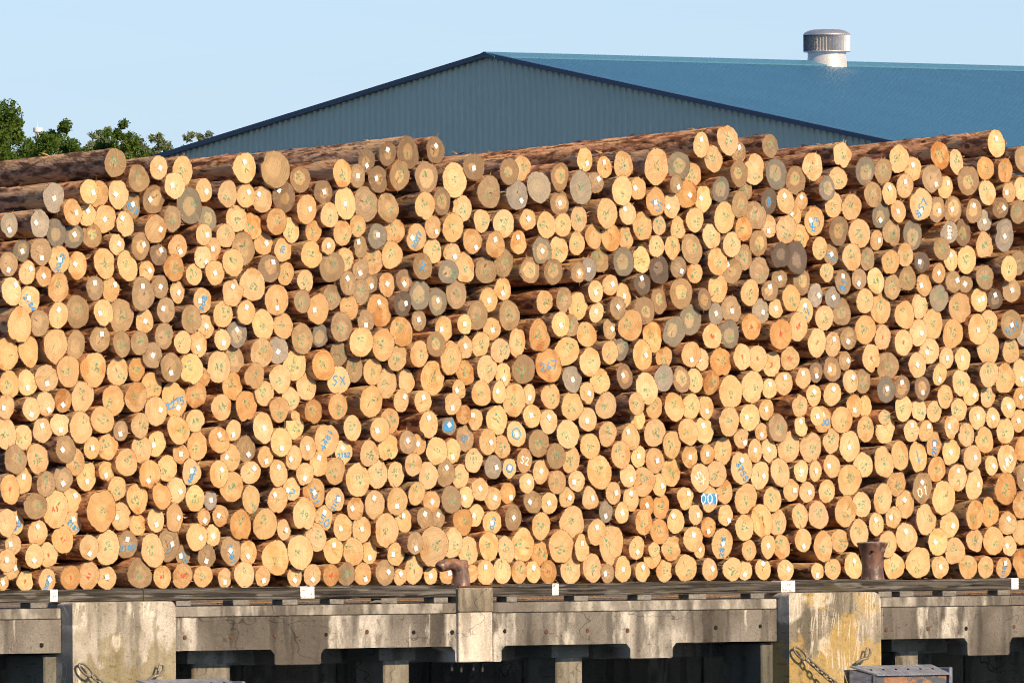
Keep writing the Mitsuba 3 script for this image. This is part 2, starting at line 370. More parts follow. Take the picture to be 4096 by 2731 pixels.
DOWN = [(-4.33, -3.50, -0.805), (-1.06, -0.21, -0.815), (2.19, 2.99, -0.802), (8.70, 9.53, -0.845), (11.9, 12.7, -0.83)]
for x0, x1 in ((GX0, -11.3), (-11.25, -8.09), (-6.4, 4.98), (6.66, GX1)):
    pts, zb = [], -0.595
    pts += [(x0, -0.150), (x0, zb)]
    for a, b, zd in DOWN:
        if a > x0 and b < x1:
            pts += [(a - 0.07, zb), (a, zb - 0.07), (a, zd + 0.02), (a + 0.02, zd), (b - 0.02, zd), (b, zd + 0.02), (b, zb - 0.07), (b + 0.07, zb)]
    pts += [(x1, zb), (x1, -0.150)]
    part(wharf, 'beam', extrude_xz(pts, 0.0, 0.42), 'm_beam')
    # bevelled lower lip that catches the light from the water
    part(wharf, 'slab_edge', box(x0 + 0.004, x1 - 0.004, -0.006, 0.30, -0.142, -0.004, 0.008), 'm_slab_edge')


def rounded_rect(x0, x1, z0, z1, r):
    p = [(x0, z0), (x1, z0)]
    for k in range(7): a = k / 6 * math.pi / 2; p.append((x1 - r + r * math.cos(a), z1 - r + r * math.sin(a)))
    for k in range(7): a = math.pi / 2 + k / 6 * math.pi / 2; p.append((x0 + r * 0.4 + r * 0.4 * math.cos(a), z1 - r * 0.4 + r * 0.4 * math.sin(a)))
    return p


part(wharf, 'fender_pier', extrude_xz(rounded_rect(-8.08, -6.28, -2.9, 0.074, 0.09), -0.23, 0.28), 'm_pil_pale', label='pale stained concrete pier with a broad blotched face and chain ring')
part(wharf, 'fender_pier', extrude_xz(rounded_rect(5.0, 6.78, -2.9, 0.076, 0.14), -0.23, 0.28), 'm_pil_ochre', label='ochre stained concrete pier below the flared bollard')
for k in range(4):
    part(wharf, 'hanging_bolt', tube([(-1.02 + 0.17 * k + 0.05 * (k > 1), 0.12, -0.80), (-1.02 + 0.17 * k + 0.05 * (k > 1), 0.12, -0.93 - 0.02 * (k % 2))], 0.020, 8), 'm_black_steel')
for a, b in ((-8.30, -6.9), (4.78, 6.0)):
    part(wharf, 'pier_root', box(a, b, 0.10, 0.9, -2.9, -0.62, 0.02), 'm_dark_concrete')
part(wharf, 'mooring_pier', box(-1.05, -0.41, -0.07, 0.55, -0.13, 0.205, 0.015), 'm_pier_cap', label='rough concrete block under the hooked mooring post')
part(wharf, 'mooring_pier', box(-1.04, -0.42, -0.055, 0.30, -0.812, -0.134, 0.01), 'm_pier_white', label='whitewashed concrete face below the hooked mooring post')
for x, z in ((-8.43, -.488), (-5.93, -.416), (-5.11, -.426), (-4.32, -.412), (-3.41, -.407), (-2.67, -.379), (-1.82, -.393), (-1.12, -.402), (-.15, -.397), (.62, -.417), (1.39, -.406), (2.14, -.415), (3.81, -.393), (4.66, -.383), (7.1, -.459), (7.92, -.457), (8.67, -.462), (9.62, -.448)):
    m = trimesh.creation.cylinder(0.026 + 0.008 * rng.random(), 0.06, sections=10)
    m.apply_transform(trimesh.transformations.rotation_matrix(math.pi / 2, [1, 0, 0])); m.apply_translation((x, 0.02, z))
    part(wharf, 'anchor_bolt', vf(m), 'm_rust_flat' if rng.random() < .4 else 'm_hole')
for a, b in ((-11.9, -11.2), (-5.4, -4.72), (-1.96, -1.49), (1.22, 1.72), (7.73, 8.18), (11.2, 11.7)):
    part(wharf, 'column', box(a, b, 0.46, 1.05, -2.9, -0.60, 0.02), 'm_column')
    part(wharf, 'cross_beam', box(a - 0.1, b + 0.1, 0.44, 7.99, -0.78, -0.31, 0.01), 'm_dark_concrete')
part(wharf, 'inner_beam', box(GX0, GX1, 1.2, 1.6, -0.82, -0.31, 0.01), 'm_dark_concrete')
for i in range(24):
    x0 = -16 + i * 1.8
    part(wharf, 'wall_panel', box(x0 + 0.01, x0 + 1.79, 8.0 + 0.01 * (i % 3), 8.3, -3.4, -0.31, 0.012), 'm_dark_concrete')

# kerb timbers on blocks
KG = 'kerb timbers along the wharf edge'
KL = ['grey kerb timber at the far left of the wharf edge, above the pale pier', 'grey kerb timber between the pale pier and the hooked mooring post', 'dark scraped kerb timber starting at the hooked mooring post',
      'knotty kerb timber running to the flared bollard', 'grey kerb timber at the far right, beyond the flared bollard']
for (a, b), lab in zip(((-13.0, -6.66), (-6.65, -1.0), (-0.43, 2.45), (2.455, 7.06), (7.065, 15.5)), KL):
    r = np.random.default_rng(int(abs(a) * 100))
    n = max(6, int((b - a) / 0.25)); v, f = [], []
    prof = np.array([(0.012, 0.082), (-0.004, 0.094), (-0.006, 0.222), (0.010, 0.240), (0.12, 0.243), (0.232, 0.240), (0.246, 0.222), (0.246, 0.094), (0.232, 0.082)])
    m_ = len(prof)
    for i in range(n + 1):
        x = a + (b - a) * i / n
        j = prof + r.normal(0, 0.0028, prof.shape) + [0, 0.003 * math.sin(x * 2.1)]
        for y, z in j: v.append((x, y, z))
    for i in range(n):
        for j in range(m_):
            p, q = i * m_ + j, i * m_ + (j + 1) % m_
            f += [[p, p + m_, q + m_], [p, q + m_, q]]
    for j in range(1, m_ - 1): f += [[0, j, j + 1], [n * m_, n * m_ + j + 1, n * m_ + j]]
    whole('kerb_timber', (np.array(v), np.array(f)), 'm_kerb', lab, 'kerb timber', group=KG)
BL = [(-8.6, -8.32), (-6.06, -5.8), (-5.05, -4.76), (-4.17, -3.9), (-3.32, -3.07), (-2.39, -2.1), (-1.43, -1.17), (-0.09, 0.1), (1.16, 1.42), (2.35, 2.61), (3.32, 3.65), (4.5, 4.76), (6.97, 7.23), (7.39, 7.66), (8.23, 8.5), (9.32, 9.56)]
place = ['first', 'second', 'third', 'fourth', 'fifth', 'sixth', 'seventh', 'eighth', 'ninth', 'tenth', 'eleventh', 'twelfth', 'thirteenth', 'fourteenth', 'fifteenth', 'sixteenth']
for i, (a, b) in enumerate(BL):
    zt = 0.076
    whole('spacer_block', box(a, b, 0.014, 0.235, 0.003, zt, 0.006), 'm_block', f'grey timber block under the kerb, {place[i]} of the row from the left', 'timber block', group='blocks under the kerb timbers')
for i, (a, b, w) in enumerate(((-8.28, -8.15, 'narrow white paint band on the kerb beside the pale pier'), (-3.87, -3.62, 'broad white paint band on the kerb between pale pier and hooked post'),
                              (.73, .85, 'narrow white paint band on the kerb right of the hooked post'), (5.06, 5.33, 'broad white paint band on the kerb above the ochre pier'), (9.57, 9.71, 'narrow white paint band on the kerb at the far right'))):
    whole('paint_band', box(a, b, -0.012, 0.20, 0.087, 0.2475, 0.004), 'm_bandpaint', w, 'paint band', group='white bands on the kerb')
for y in (4.55, 6.9, 8.6):
    whole('bearer_timber', box(-14, 16, y, y + 0.16, 0.055, 0.165, 0.01), 'm_kerb', {4.55: 'long squared timber on the deck under the front of the logs', 6.9: 'long squared timber under the middle of the logs', 8.6: 'long squared timber under the rear of the logs'}[y], 'timber')
for k, (px, w, lab) in enumerate(((-2.62, 0.42, 'splintered plank end lying on the slab edge'), (0.31, 0.25, 'pale bark scrap on the deck behind the kerb'), (3.95, 0.36, 'flat yellowish board lying on the slab edge'))):
    r = np.random.default_rng(40 + k)
    pts = np.array([[0, 0.03 * r.random(), 0], [w * .3, .05, .012], [w * .7, .03 + .05 * r.random(), .01], [w, .03, -.02 if k == 0 else 0.004]])
    v, f = tube(pts, [.006, .020, .018, .004], 6)
    v[:, 2] = v[:, 2] * (0.7 if k else 1) + 0.022; v[:, 0] += px; v[:, 1] += -0.04 if k == 0 else 0.05
    whole('wood_scrap', (v, f), 'm_block', lab, 'wood scrap')

r = np.random.default_rng(91)
lv, lf = [], []
for k in range(420):
    x = -12 + 26 * r.random(); on = r.random()
    y, z = (0.02 + 0.21 * r.random(), 0.2475) if on < 0.22 else (0.3 + 3.4 * r.random() ** 1.5, None)
    if z is None: z = y * 0.012 + 0.008
    a = r.random() * 3.14; L_, W_ = 0.03 + 0.10 * r.random(), 0.008 + 0.02 * r.random()
    d_, n_ = np.array([math.cos(a), math.sin(a) * 0.5, 0.15 * r.normal()]), np.array([-math.sin(a), math.cos(a), 0.3])
    c_ = np.array([x, y, z + 0.006]); b_ = len(lv)
    lv += [c_ - d_ * L_ / 2, c_ - n_ * W_ / 2 + [0, 0, .012], c_ + d_ * L_ / 2 * r.random(), c_ + n_ * W_ / 2 + [0, 0, .008]]
    lf += [[b_, b_ + 1, b_ + 2], [b_, b_ + 2, b_ + 3]]
whole('bark_litter', (np.array(lv), np.array(lf)), 'm_bark_dark', 'shreds of bark littering the deck and the top of the kerb timbers', kind='stuff')

# ---------------------------------------------------------------- bollards, fenders, chains
hook = thing('hooked_mooring_post', 'rusty brown mooring post with a horn bending over to one side', 'bollard')
part(hook, 'base_plate', box(-1.02, -0.20, -0.03, 0.60, 0.2075, 0.2305, 0.006), 'm_rust_flat')
ctrl = np.array([(-0.755, 0.22, 0.22), (-0.75, 0.22, 0.31), (-0.76, 0.22, 0.41), (-0.82, 0.22, 0.495), (-0.93, 0.22, 0.528), (-1.03, 0.22, 0.520), (-1.12, 0.22, 0.500), (-1.165, 0.22, 0.480)])
rad = np.array([0.136, 0.122, 0.114, 0.098, 0.082, 0.082, 0.078, 0.050])
tt = np.linspace(0, len(ctrl) - 1, 34)
from scipy.interpolate import CubicSpline
cs, cr = CubicSpline(np.arange(len(ctrl)), ctrl), CubicSpline(np.arange(len(ctrl)), rad)
part(hook, 'horn', tube(cs(tt), cr(tt), 24), 'm_rust', smooth=40)
# the flat shoulder at the back of the head
import manifold3d as m3
def sph(x, y, z, r): return m3.Manifold.sphere(r, 24).translate([x, y, z])
part(hook, 'shoulder', m3.Manifold.batch_hull([sph(-0.655, 0.22, 0.555, 0.028), sph(-0.95, 0.22, 0.575, 0.028), sph(-0.72, 0.15, 0.548, 0.03), sph(-0.72, 0.29, 0.548, 0.03), sph(-0.90, 0.17, 0.55, 0.03), sph(-0.90, 0.27, 0.55, 0.03), sph(-0.735, 0.22, 0.40, 0.092)]), 'm_rust', smooth=40)
bol = thing('flared_bollard', 'dark rusty bollard with narrow waist and flared pale top', 'bollard')
bx, by = 8.14, 1.0
bp = [(0.20, 0.012), (0.20, 0.06), (0.185, 0.16), (0.168, 0.26), (0.152, 0.38), (0.150, 0.46), (0.158, 0.56), (0.185, 0.66), (0.212, 0.725), (0.222, 0.745), (0.222, 0.758), (0.214, 0.766)]
part(bol, 'post', lathe(bp, bx - 0.345, by), 'm_rust', smooth=35)
part(bol, 'cap', lathe([(0.2140, 0.7662), (0.205, 0.7695), (0.12, 0.778), (0.0005, 0.780)], bx - 0.345, by), 'm_block', smooth=50, label='pale worn top face of the bollard')
hl = trimesh.creation.cylinder(0.016, 0.03, sections=12); hl.apply_transform(trimesh.transformations.rotation_matrix(math.pi / 2, [1, 0, 0]))
hl.apply_translation((bx - 0.345 - 0.13, by - 0.135, 0.64))
part(bol, 'pin_hole', vf(hl), 'm_hole')


def chain_link(c, d, nrm, L=0.115, W=0.066, r=0.0135):
    c, d, nrm = np.array(c, float), np.array(d, float), np.array(nrm, float)
    d /= np.linalg.norm(d); nrm -= d * nrm.dot(d); nrm /= np.linalg.norm(nrm)
    s = (L - W) / 2; pts = []
    for k in range(8): a = -math.pi / 2 + k * math.pi / 7; pts.append(c + d * (s + W / 2 * math.cos(a)) + nrm * (W / 2 * math.sin(a)))
    for k in range(8): a = math.pi / 2 + k * math.pi / 7; pts.append(c + d * (-s + W / 2 * math.cos(a)) + nrm * (W / 2 * math.sin(a)))
    return tube(pts, r, 8, closed=True)


def ring(c, ex, ez, rx, rz, r=0.024):
    c, ex, ez = map(lambda q: np.array(q, float), (c, ex, ez))
    return tube([c + ex * rx * math.cos(a) + ez * rz * math.sin(a) for a in np.linspace(0, 2 * math.pi, 22)[:-1]], r, 9, closed=True)


for ox, oz, lab, fl in ((5.0, 0.0, 'rusty mooring chain hanging from the ring on the ochre pier', 'ochre'), (-8.06, -0.055, 'rusty mooring chain hanging from the ring on the pale pier', 'pale')):
    ch = thing('mooring_chain', lab, 'chain', 'chains on the piers')
    a = np.array([ox - 0.02, -0.30, -0.70 + oz]); 
    part(ch, 'ring', ring(a + [0.15, -0.02, -0.07], np.array([0.80, -0.1, -0.55]), np.array([0.42, 0.2, 0.85]), 0.135, 0.062, 0.017), 'm_chain', smooth=60)
    p0, p1 = a + [0.24, -0.06, -0.14], np.array([ox + 1.55, -0.62, -1.62 + oz])
    nL = 19
    for k in range(nL):
        t = (k + 0.5) / nL; c = p0 + (p1 - p0) * t + [0, 0, -0.16 * 4 * t * (1 - t) * 0.6]
        d = (p1 - p0) + np.array([0, 0, -0.16 * 4 * (1 - 2 * t) * 0.6])
        part(ch, 'link', chain_link(c, d, (0.2, -1, 0.3) if k % 2 else (0.5, 0.35, 1)), 'm_chain', smooth=60)
    sr = thing('lifting_ring', f'small bent steel ring on the {fl} pier above the fender', 'ring', 'lifting rings on the piers')
    q = np.array([ox + 1.22, -0.30, -0.92 + oz])
    scene[sr] = ply(merge([tube([q, q + [0.06, -0.05, 0.05], q + [0.16, -0.07, 0.07], q + [0.24, -0.05, 0.14], q + [0.25, -0.03, 0.20], q + [0.20, -0.02, 0.21], q + [0.16, -0.03, 0.12]], [0.022, 0.022, 0.02, 0.02, 0.018, 0.017, 0.015], 9)]), 'm_chain', smooth=60)

for x0, x1, zt, lab in ((6.06, 7.66, -0.975, 'steel fender panel with rusty front hung before the ochre pier'), (-7.08, -5.52, -0.985, 'steel fender panel with its dark top edge just showing by the pale pier')):
    fp = thing('fender_panel', lab, 'fender', 'fender panels on the piers')
    part(fp, 'front_plate', box(x0 + 0.12, x1 - 0.05, -0.70, -0.55, -2.4, zt - 0.11, 0.01), 'm_fender_front')
    v = np.array([[x0, -0.34, zt + 0.02], [x1, -0.34, zt + 0.02], [x1 - 0.02, -0.74, zt - 0.10], [x0 + 0.16, -0.74, zt - 0.10]]); v2 = v - [0, 0, 0.022]
    part(fp, 'top_plate', (np.vstack([v, v2]), np.array([[0, 3, 2, 1], [4, 5, 6, 7], [0, 1, 5, 4], [1, 2, 6, 5], [2, 3, 7, 6], [3, 0, 4, 7]])), 'm_fender_plate', label='bluish steel top plate with bolt holes')
    part(fp, 'side_plate', (np.array([[x0, -0.34, zt - 0.03], [x0 + 0.15, -0.735, zt - 0.13], [x0 + 0.15, -0.735, -2.4], [x0, -0.34, -2.4]]), np.array([[0, 1, 2, 3]])), 'm_fender_plate')
    part(fp, 'end_rib', box(x1 - 0.015, x1 + 0.05, -0.72, -0.36, -2.3, zt - 0.02, 0.01), 'm_fender_plate')
    for k in range(6):
        fx = x0 + 0.22 + k * (x1 - x0 - 0.4) / 5
        m = trimesh.creation.cylinder(0.017, 0.012, sections=8); m.apply_transform(trimesh.transformations.rotation_matrix(math.atan2(0.12, 0.40), [1, 0, 0])); m.apply_translation((fx, -0.55, zt - 0.043 + 0.006))
        part(fp, 'bolt_hole', vf(m), 'm_hole')
    for k in range(5):
        m = trimesh.creation.cylinder(0.018, 0.03, sections=8); m.apply_transform(trimesh.transformations.rotation_matrix(math.pi / 2, [1, 0, 0])); m.apply_translation((x0 + 0.55 + k * 0.25, -0.706, zt - 0.30))
        part(fp, 'bolt', vf(m), 'm_fender_plate')

# ---------------------------------------------------------------- shed behind
shed = thing('warehouse', 'long blue corrugated warehouse with low gable rising behind the log stack', 'building')
AX, AY, AZ, PITCH, HALF, LEN = 69.95, 78.31, 11.275, 0.1757, 19.0, 46.0


def ribs(n, pitch, depth):
    """Trapezoid rib profile: offsets along the sheet and outwards."""
    s, d = [], []
    for i in range(n):
        o = i * pitch
        s += [o, o + pitch * 0.52, o + pitch * 0.68, o + pitch * 0.84]; d += [0, 0, depth, depth]
    s.append(n * pitch); d.append(0)
    return np.array(s), np.array(d)


s, d = ribs(int(2 * HALF / 0.2), 0.2, 0.042)
yy = AY - HALF + s
zt = AZ - PITCH * np.abs(yy - AY) - 0.03
n = len(s)
v = np.vstack([np.stack([AX - d, yy, np.full(n, 0.05)], 1), np.stack([AX - d, yy, zt], 1)])
f = np.array([[i, i + 1, n + i + 1, n + i] for i in range(n - 1)])
part(shed, 'gable_wall', (v, f), 'm_gable', label='grey-blue ribbed gable wall')
for sgn, nm in ((-1, 'near'), (1, 'far')):
    s, d = ribs(int(LEN / 0.2), 0.2, 0.010)
    n = len(s); xx = AX - 0.12 + s
    nz, ny = math.cos(math.atan(PITCH)), math.sin(math.atan(PITCH)) * sgn
    rows = []
    for h in (0.02, HALF + 0.3):
        rows.append(np.stack([xx, AY + sgn * h + d * ny, AZ - PITCH * h + d * nz], 1))
    f = np.array([[i, i + 1, n + i + 1, n + i] for i in range(n - 1)])
    part(shed, 'roof', (np.vstack(rows), f), 'm_roof', label='teal blue ribbed roof slope' if sgn < 0 else None)
    c = np.array([[AX - 0.20, AY + sgn * 0.0, AZ + 0.085], [AX + LEN, AY, AZ + 0.085]])
    e = c + [0, sgn * 0.34, -0.34 * PITCH - 0.05]
    part(shed, 'ridge_cap', (np.vstack([c, e, e - [0, 0, 0.03]]), np.array([[0, 1, 3, 2], [2, 3, 5, 4]])), 'm_ridge')
    # barge board along the rake
    a = np.array([[AX - 0.18, AY, AZ + 0.07], [AX - 0.18, AY + sgn * (HALF + 0.3), AZ + 0.07 - PITCH * (HALF + 0.3)]])
    dn, bk = np.array([0, 0, -0.105]), np.array([0.14, 0, 0])
    q = np.vstack([a, a + dn, a + bk, a + dn + bk])
    part(shed, 'barge_board', (q, np.array([[0, 1, 3, 2], [0, 4, 5, 1], [2, 3, 7, 6], [4, 6, 7, 5]])), 'm_barge', label='dark navy barge board along the rake')
part(shed, 'side_wall', box(AX + 0.02, AX + LEN, AY - HALF, AY - HALF + 0.1, 0.05, AZ - PITCH * HALF - 0.06), 'm_gable')
part(shed, 'side_wall', box(AX + 0.02, AX + LEN, AY + HALF - 0.1, AY + HALF, 0.05, AZ - PITCH * HALF - 0.06), 'm_gable')
part(shed, 'rear_wall', (np.array([[AX + LEN, AY - HALF, 0.05], [AX + LEN, AY + HALF, 0.05], [AX + LEN, AY + HALF, AZ - PITCH * HALF - .1], [AX + LEN, AY, AZ - .1], [AX + LEN, AY - HALF, AZ - PITCH * HALF - .1]]), np.array([[0, 1, 2], [0, 2, 3], [0, 3, 4]])), 'm_gable')

vent = thing('roof_ventilator', 'round silver ridge ventilator with vertical fins on the blue roof', 'ventilator')
vx, vy, vz = AX + 10.3, AY, AZ + 0.05
R = 0.535
part(vent, 'collar', lathe([(0.47, -0.35), (0.455, 0.02), (0.436, 0.10), (0.436, 0.26)], vx, vy, 48), 'm_collar', smooth=40)
part(vent, 'drum', lathe([(0.05, 0.24), (R - 0.07, 0.24), (R - 0.07, 0.64), (0.05, 0.64)], vx, vy, 48), 'm_vent_dark', smooth=40)
part(vent, 'cap', lathe([(R + 0.004, 0.615), (R + 0.004, 0.632), (R - 0.03, 0.672), (R - 0.10, 0.712), (R - 0.22, 0.742), (0.10, 0.752), (0.001, 0.754)], vx, vy, 48), 'm_galv', smooth=40)
part(vent, 'rim', lathe([(R - 0.09, 0.232), (R, 0.232), (R, 0.248), (R - 0.09, 0.248)], vx, vy, 48), 'm_galv', smooth=40)
for k in range(44):
    a = 2 * math.pi * k / 44
    c, t_ = np.array([math.cos(a), math.sin(a), 0]), np.array([-math.sin(a), math.cos(a), 0])
    p0 = np.array([vx, vy, 0]) + c * (R - 0.05) - t_ * 0.016; p1 = np.array([vx, vy, 0]) + c * R + t_ * 0.034
    v = np.array([p0 + [0, 0, .248], p1 + [0, 0, .248], p1 + [0, 0, .615], p0 + [0, 0, .615]])
    part(vent, 'fin', (v, np.array([[0, 1, 2, 3]])), 'm_galv')
for k in list(scene):
    if k.startswith(vent + '__'): scene[k]['to_world'] = T().translate([0, 0, vz])

# ---------------------------------------------------------------- trees and the far tower


def spot(px, py, depth):
    """World point that lies `depth` metres ahead along a bearing measured on site (in 1/49470 rad)."""
    return CAM + depth * (FW + RT * (px - 2048) / 49470.0 + np.array([0, 0, 1.0]) * (2000 - py) / 49470.0)


def leaves(pts, size, r):
    n = len(pts)
    a = r.normal(size=(n, 3)); a /= np.linalg.norm(a, axis=1, keepdims=True)
    b = np.cross(a, r.normal(size=(n, 3))); b /= np.linalg.norm(b, axis=1, keepdims=True)
    sz = size * (0.6 + 0.8 * r.random((n, 1)))
    q = np.stack([pts - a * sz, pts + b * sz * 0.42, pts + a * sz, pts - b * sz * 0.42], 1).reshape(-1, 3)
    i = np.arange(n)[:, None] * 4
    return q, np.hstack([i, i + 1, i + 2, i + 3])


def tree(base, H, W, shape, nleaf, size, mat, label, seed, low=0.25, bare=0.0):
    r = np.random.default_rng(seed)
    t = thing('tree', label, 'tree', 'trees behind the log stack')
    base = np.array([base[0], base[1], 0.05])
    limbs, tips = [], []
    trunk = np.array([base + [0.15 * math.sin(k * 1.3 + seed), 0.15 * math.cos(k * 1.7 + seed), H * 0.90 * k / 9] for k in range(10)])
    limbs.append(tube(trunk, np.linspace(0.035 * H ** 0.8, 0.012, 10), 8))
    nb = int(26 + 14 * r.random())
    for k in range(nb):
        u = low + (0.985 - low) * (k + r.random()) / nb
        o = base + [0.15 * math.sin(9 * u * 1.3 + seed), 0.15 * math.cos(9 * u * 1.7 + seed), H * 0.97 * u]
        az = r.random() * 6.283 + k * 2.4
        if shape == 'cone': ln = W * max(0.03, (1 - u)) ** 0.8 * (0.6 + 0.6 * r.random())
        else: ln = W * math.sqrt(max(0.02, 1 - ((u - 0.55) / 0.47) ** 2)) * (0.65 + 0.5 * r.random())
        e = o + np.array([math.cos(az) * ln, math.sin(az) * ln, ln * (0.45 if shape == 'cone' else 0.30)])
        mid = (o + e) / 2 + r.normal(0, 0.05, 3)
        limbs.append(tube([o, mid, e], [0.03 + 0.02 * ln, 0.02, 0.006], 5))
        tips.append((o, mid, e, ln))
    pts = []
    wt = np.array([(0.25 + q[3]) ** 1.7 for q in tips]); wt /= wt.sum()
    for (o, mid, e, ln), w_ in zip(tips, wt):
        per = int(1.5 * nleaf * w_) + 12
        nc = 4 + int(4 * r.random())
        for j in range(nc):
            w = 0.35 + 0.65 * r.random()
            c = o + (e - o) * w + r.normal(0, 0.10 * ln, 3)
            rad = (0.16 + 0.16 * r.random()) * (0.45 + ln * 0.55)
            q = r.normal(size=(int(per / nc), 3)); q /= np.linalg.norm(q, axis=1, keepdims=True) + 1e-9
            pts.append(c + q * rad * r.random((len(q), 1)) ** 0.45 * [1, 1, 0.8])
    pts = np.vstack(pts)
    if bare: pts = pts[r.random(len(pts)) > bare]
    part(t, 'trunk', merge(limbs), 'm_treebark', smooth=50)
    part(t, 'crown', leaves(pts, size, r), mat)


TREES = [  # bearing, height mark, distance, crown radius, shape, leaves, leaf size, material, label
    (-90, 412, 380, 2.55, 'round', 51000, 0.057, 'm_leaf_dark', 'broad dark green tree at the left edge behind the logs'),
    (40, 450, 385, 0.85, 'round', 27200, 0.057, 'm_leaf_dark', 'dense green tree joining the broad tree at the left edge'),
    (150, 592, 390, 0.8, 'round', 22100, 0.053, 'm_leaf_dark', 'low rounded green tree in front of the white tower'),
    (240, 500, 390, 6.6, 'cone', 44200, 0.053, 'm_leaf_dark', 'pointed dark green tree to the right of the white tower'),
    (322, 588, 395, 0.7, 'round', 13600, 0.053, 'm_leaf_dark', 'small round green treetop beside the pointed tree'),
    (384, 522, 410, 4.4, 'cone', 9000, 0.06, 'm_leaf_pale', 'thin pale feathery treetop to the left of the forked green tree'),
    (433, 509, 412, 4.0, 'cone', 8500, 0.06, 'm_leaf_pale', 'thin pale treetop just behind the forked green tree'),
    (500, 503, 400, 6.4, 'cone', 40800, 0.053, 'm_leaf_dark', 'forked dark green tree behind the top log at the left'),
    (598, 552, 420, 5.0, 'cone', 9000, 0.065, 'm_leaf_pale', 'loose grey-green treetop with gaps of sky'),
    (645, 532, 420, 5.4, 'cone', 11000, 0.065, 'm_leaf_pale', 'loose grey-green treetop beside the foot of the gable'),
    (772, 540, 430, 5.0, 'cone', 9000, 0.065, 'm_leaf_pale', 'treetop peeping over the dark gable edge'),
    (818, 522, 432, 4.2, 'cone', 8000, 0.065, 'm_leaf_pale', 'last thin treetop peeping over the dark gable edge')]
for i, (px, py, dep, W, shape, nl, sz, mat, lab) in enumerate(TREES):
    b = spot(px, py, dep)
    tree(b, b[2] * 1.042, W, shape, nl, sz, mat, lab, 60 + i, low=0.66)

tw = thing('white_tower', 'slim white tower with a round head far behind the trees', 'tower')
b = spot(160, 500, 1700)
hz = b[2]
part(tw, 'shaft', lathe([(0.42, 0.0), (0.31, hz - 1.5), (0.31, hz - 0.72)], b[0], b[1], 20), 'm_tower', smooth=40)
part(tw, 'head', lathe([(0.30, hz - 0.76), (0.62, hz - 0.60), (0.64, hz - 0.15), (0.60, hz - 0.02), (0.05, hz)], b[0], b[1], 24), 'm_tower', smooth=40)
part(tw, 'mast', lathe([(0.03, hz - 0.02), (0.02, hz + 0.9), (0.001, hz + 0.92)], b[0], b[1], 8), 'm_tower')

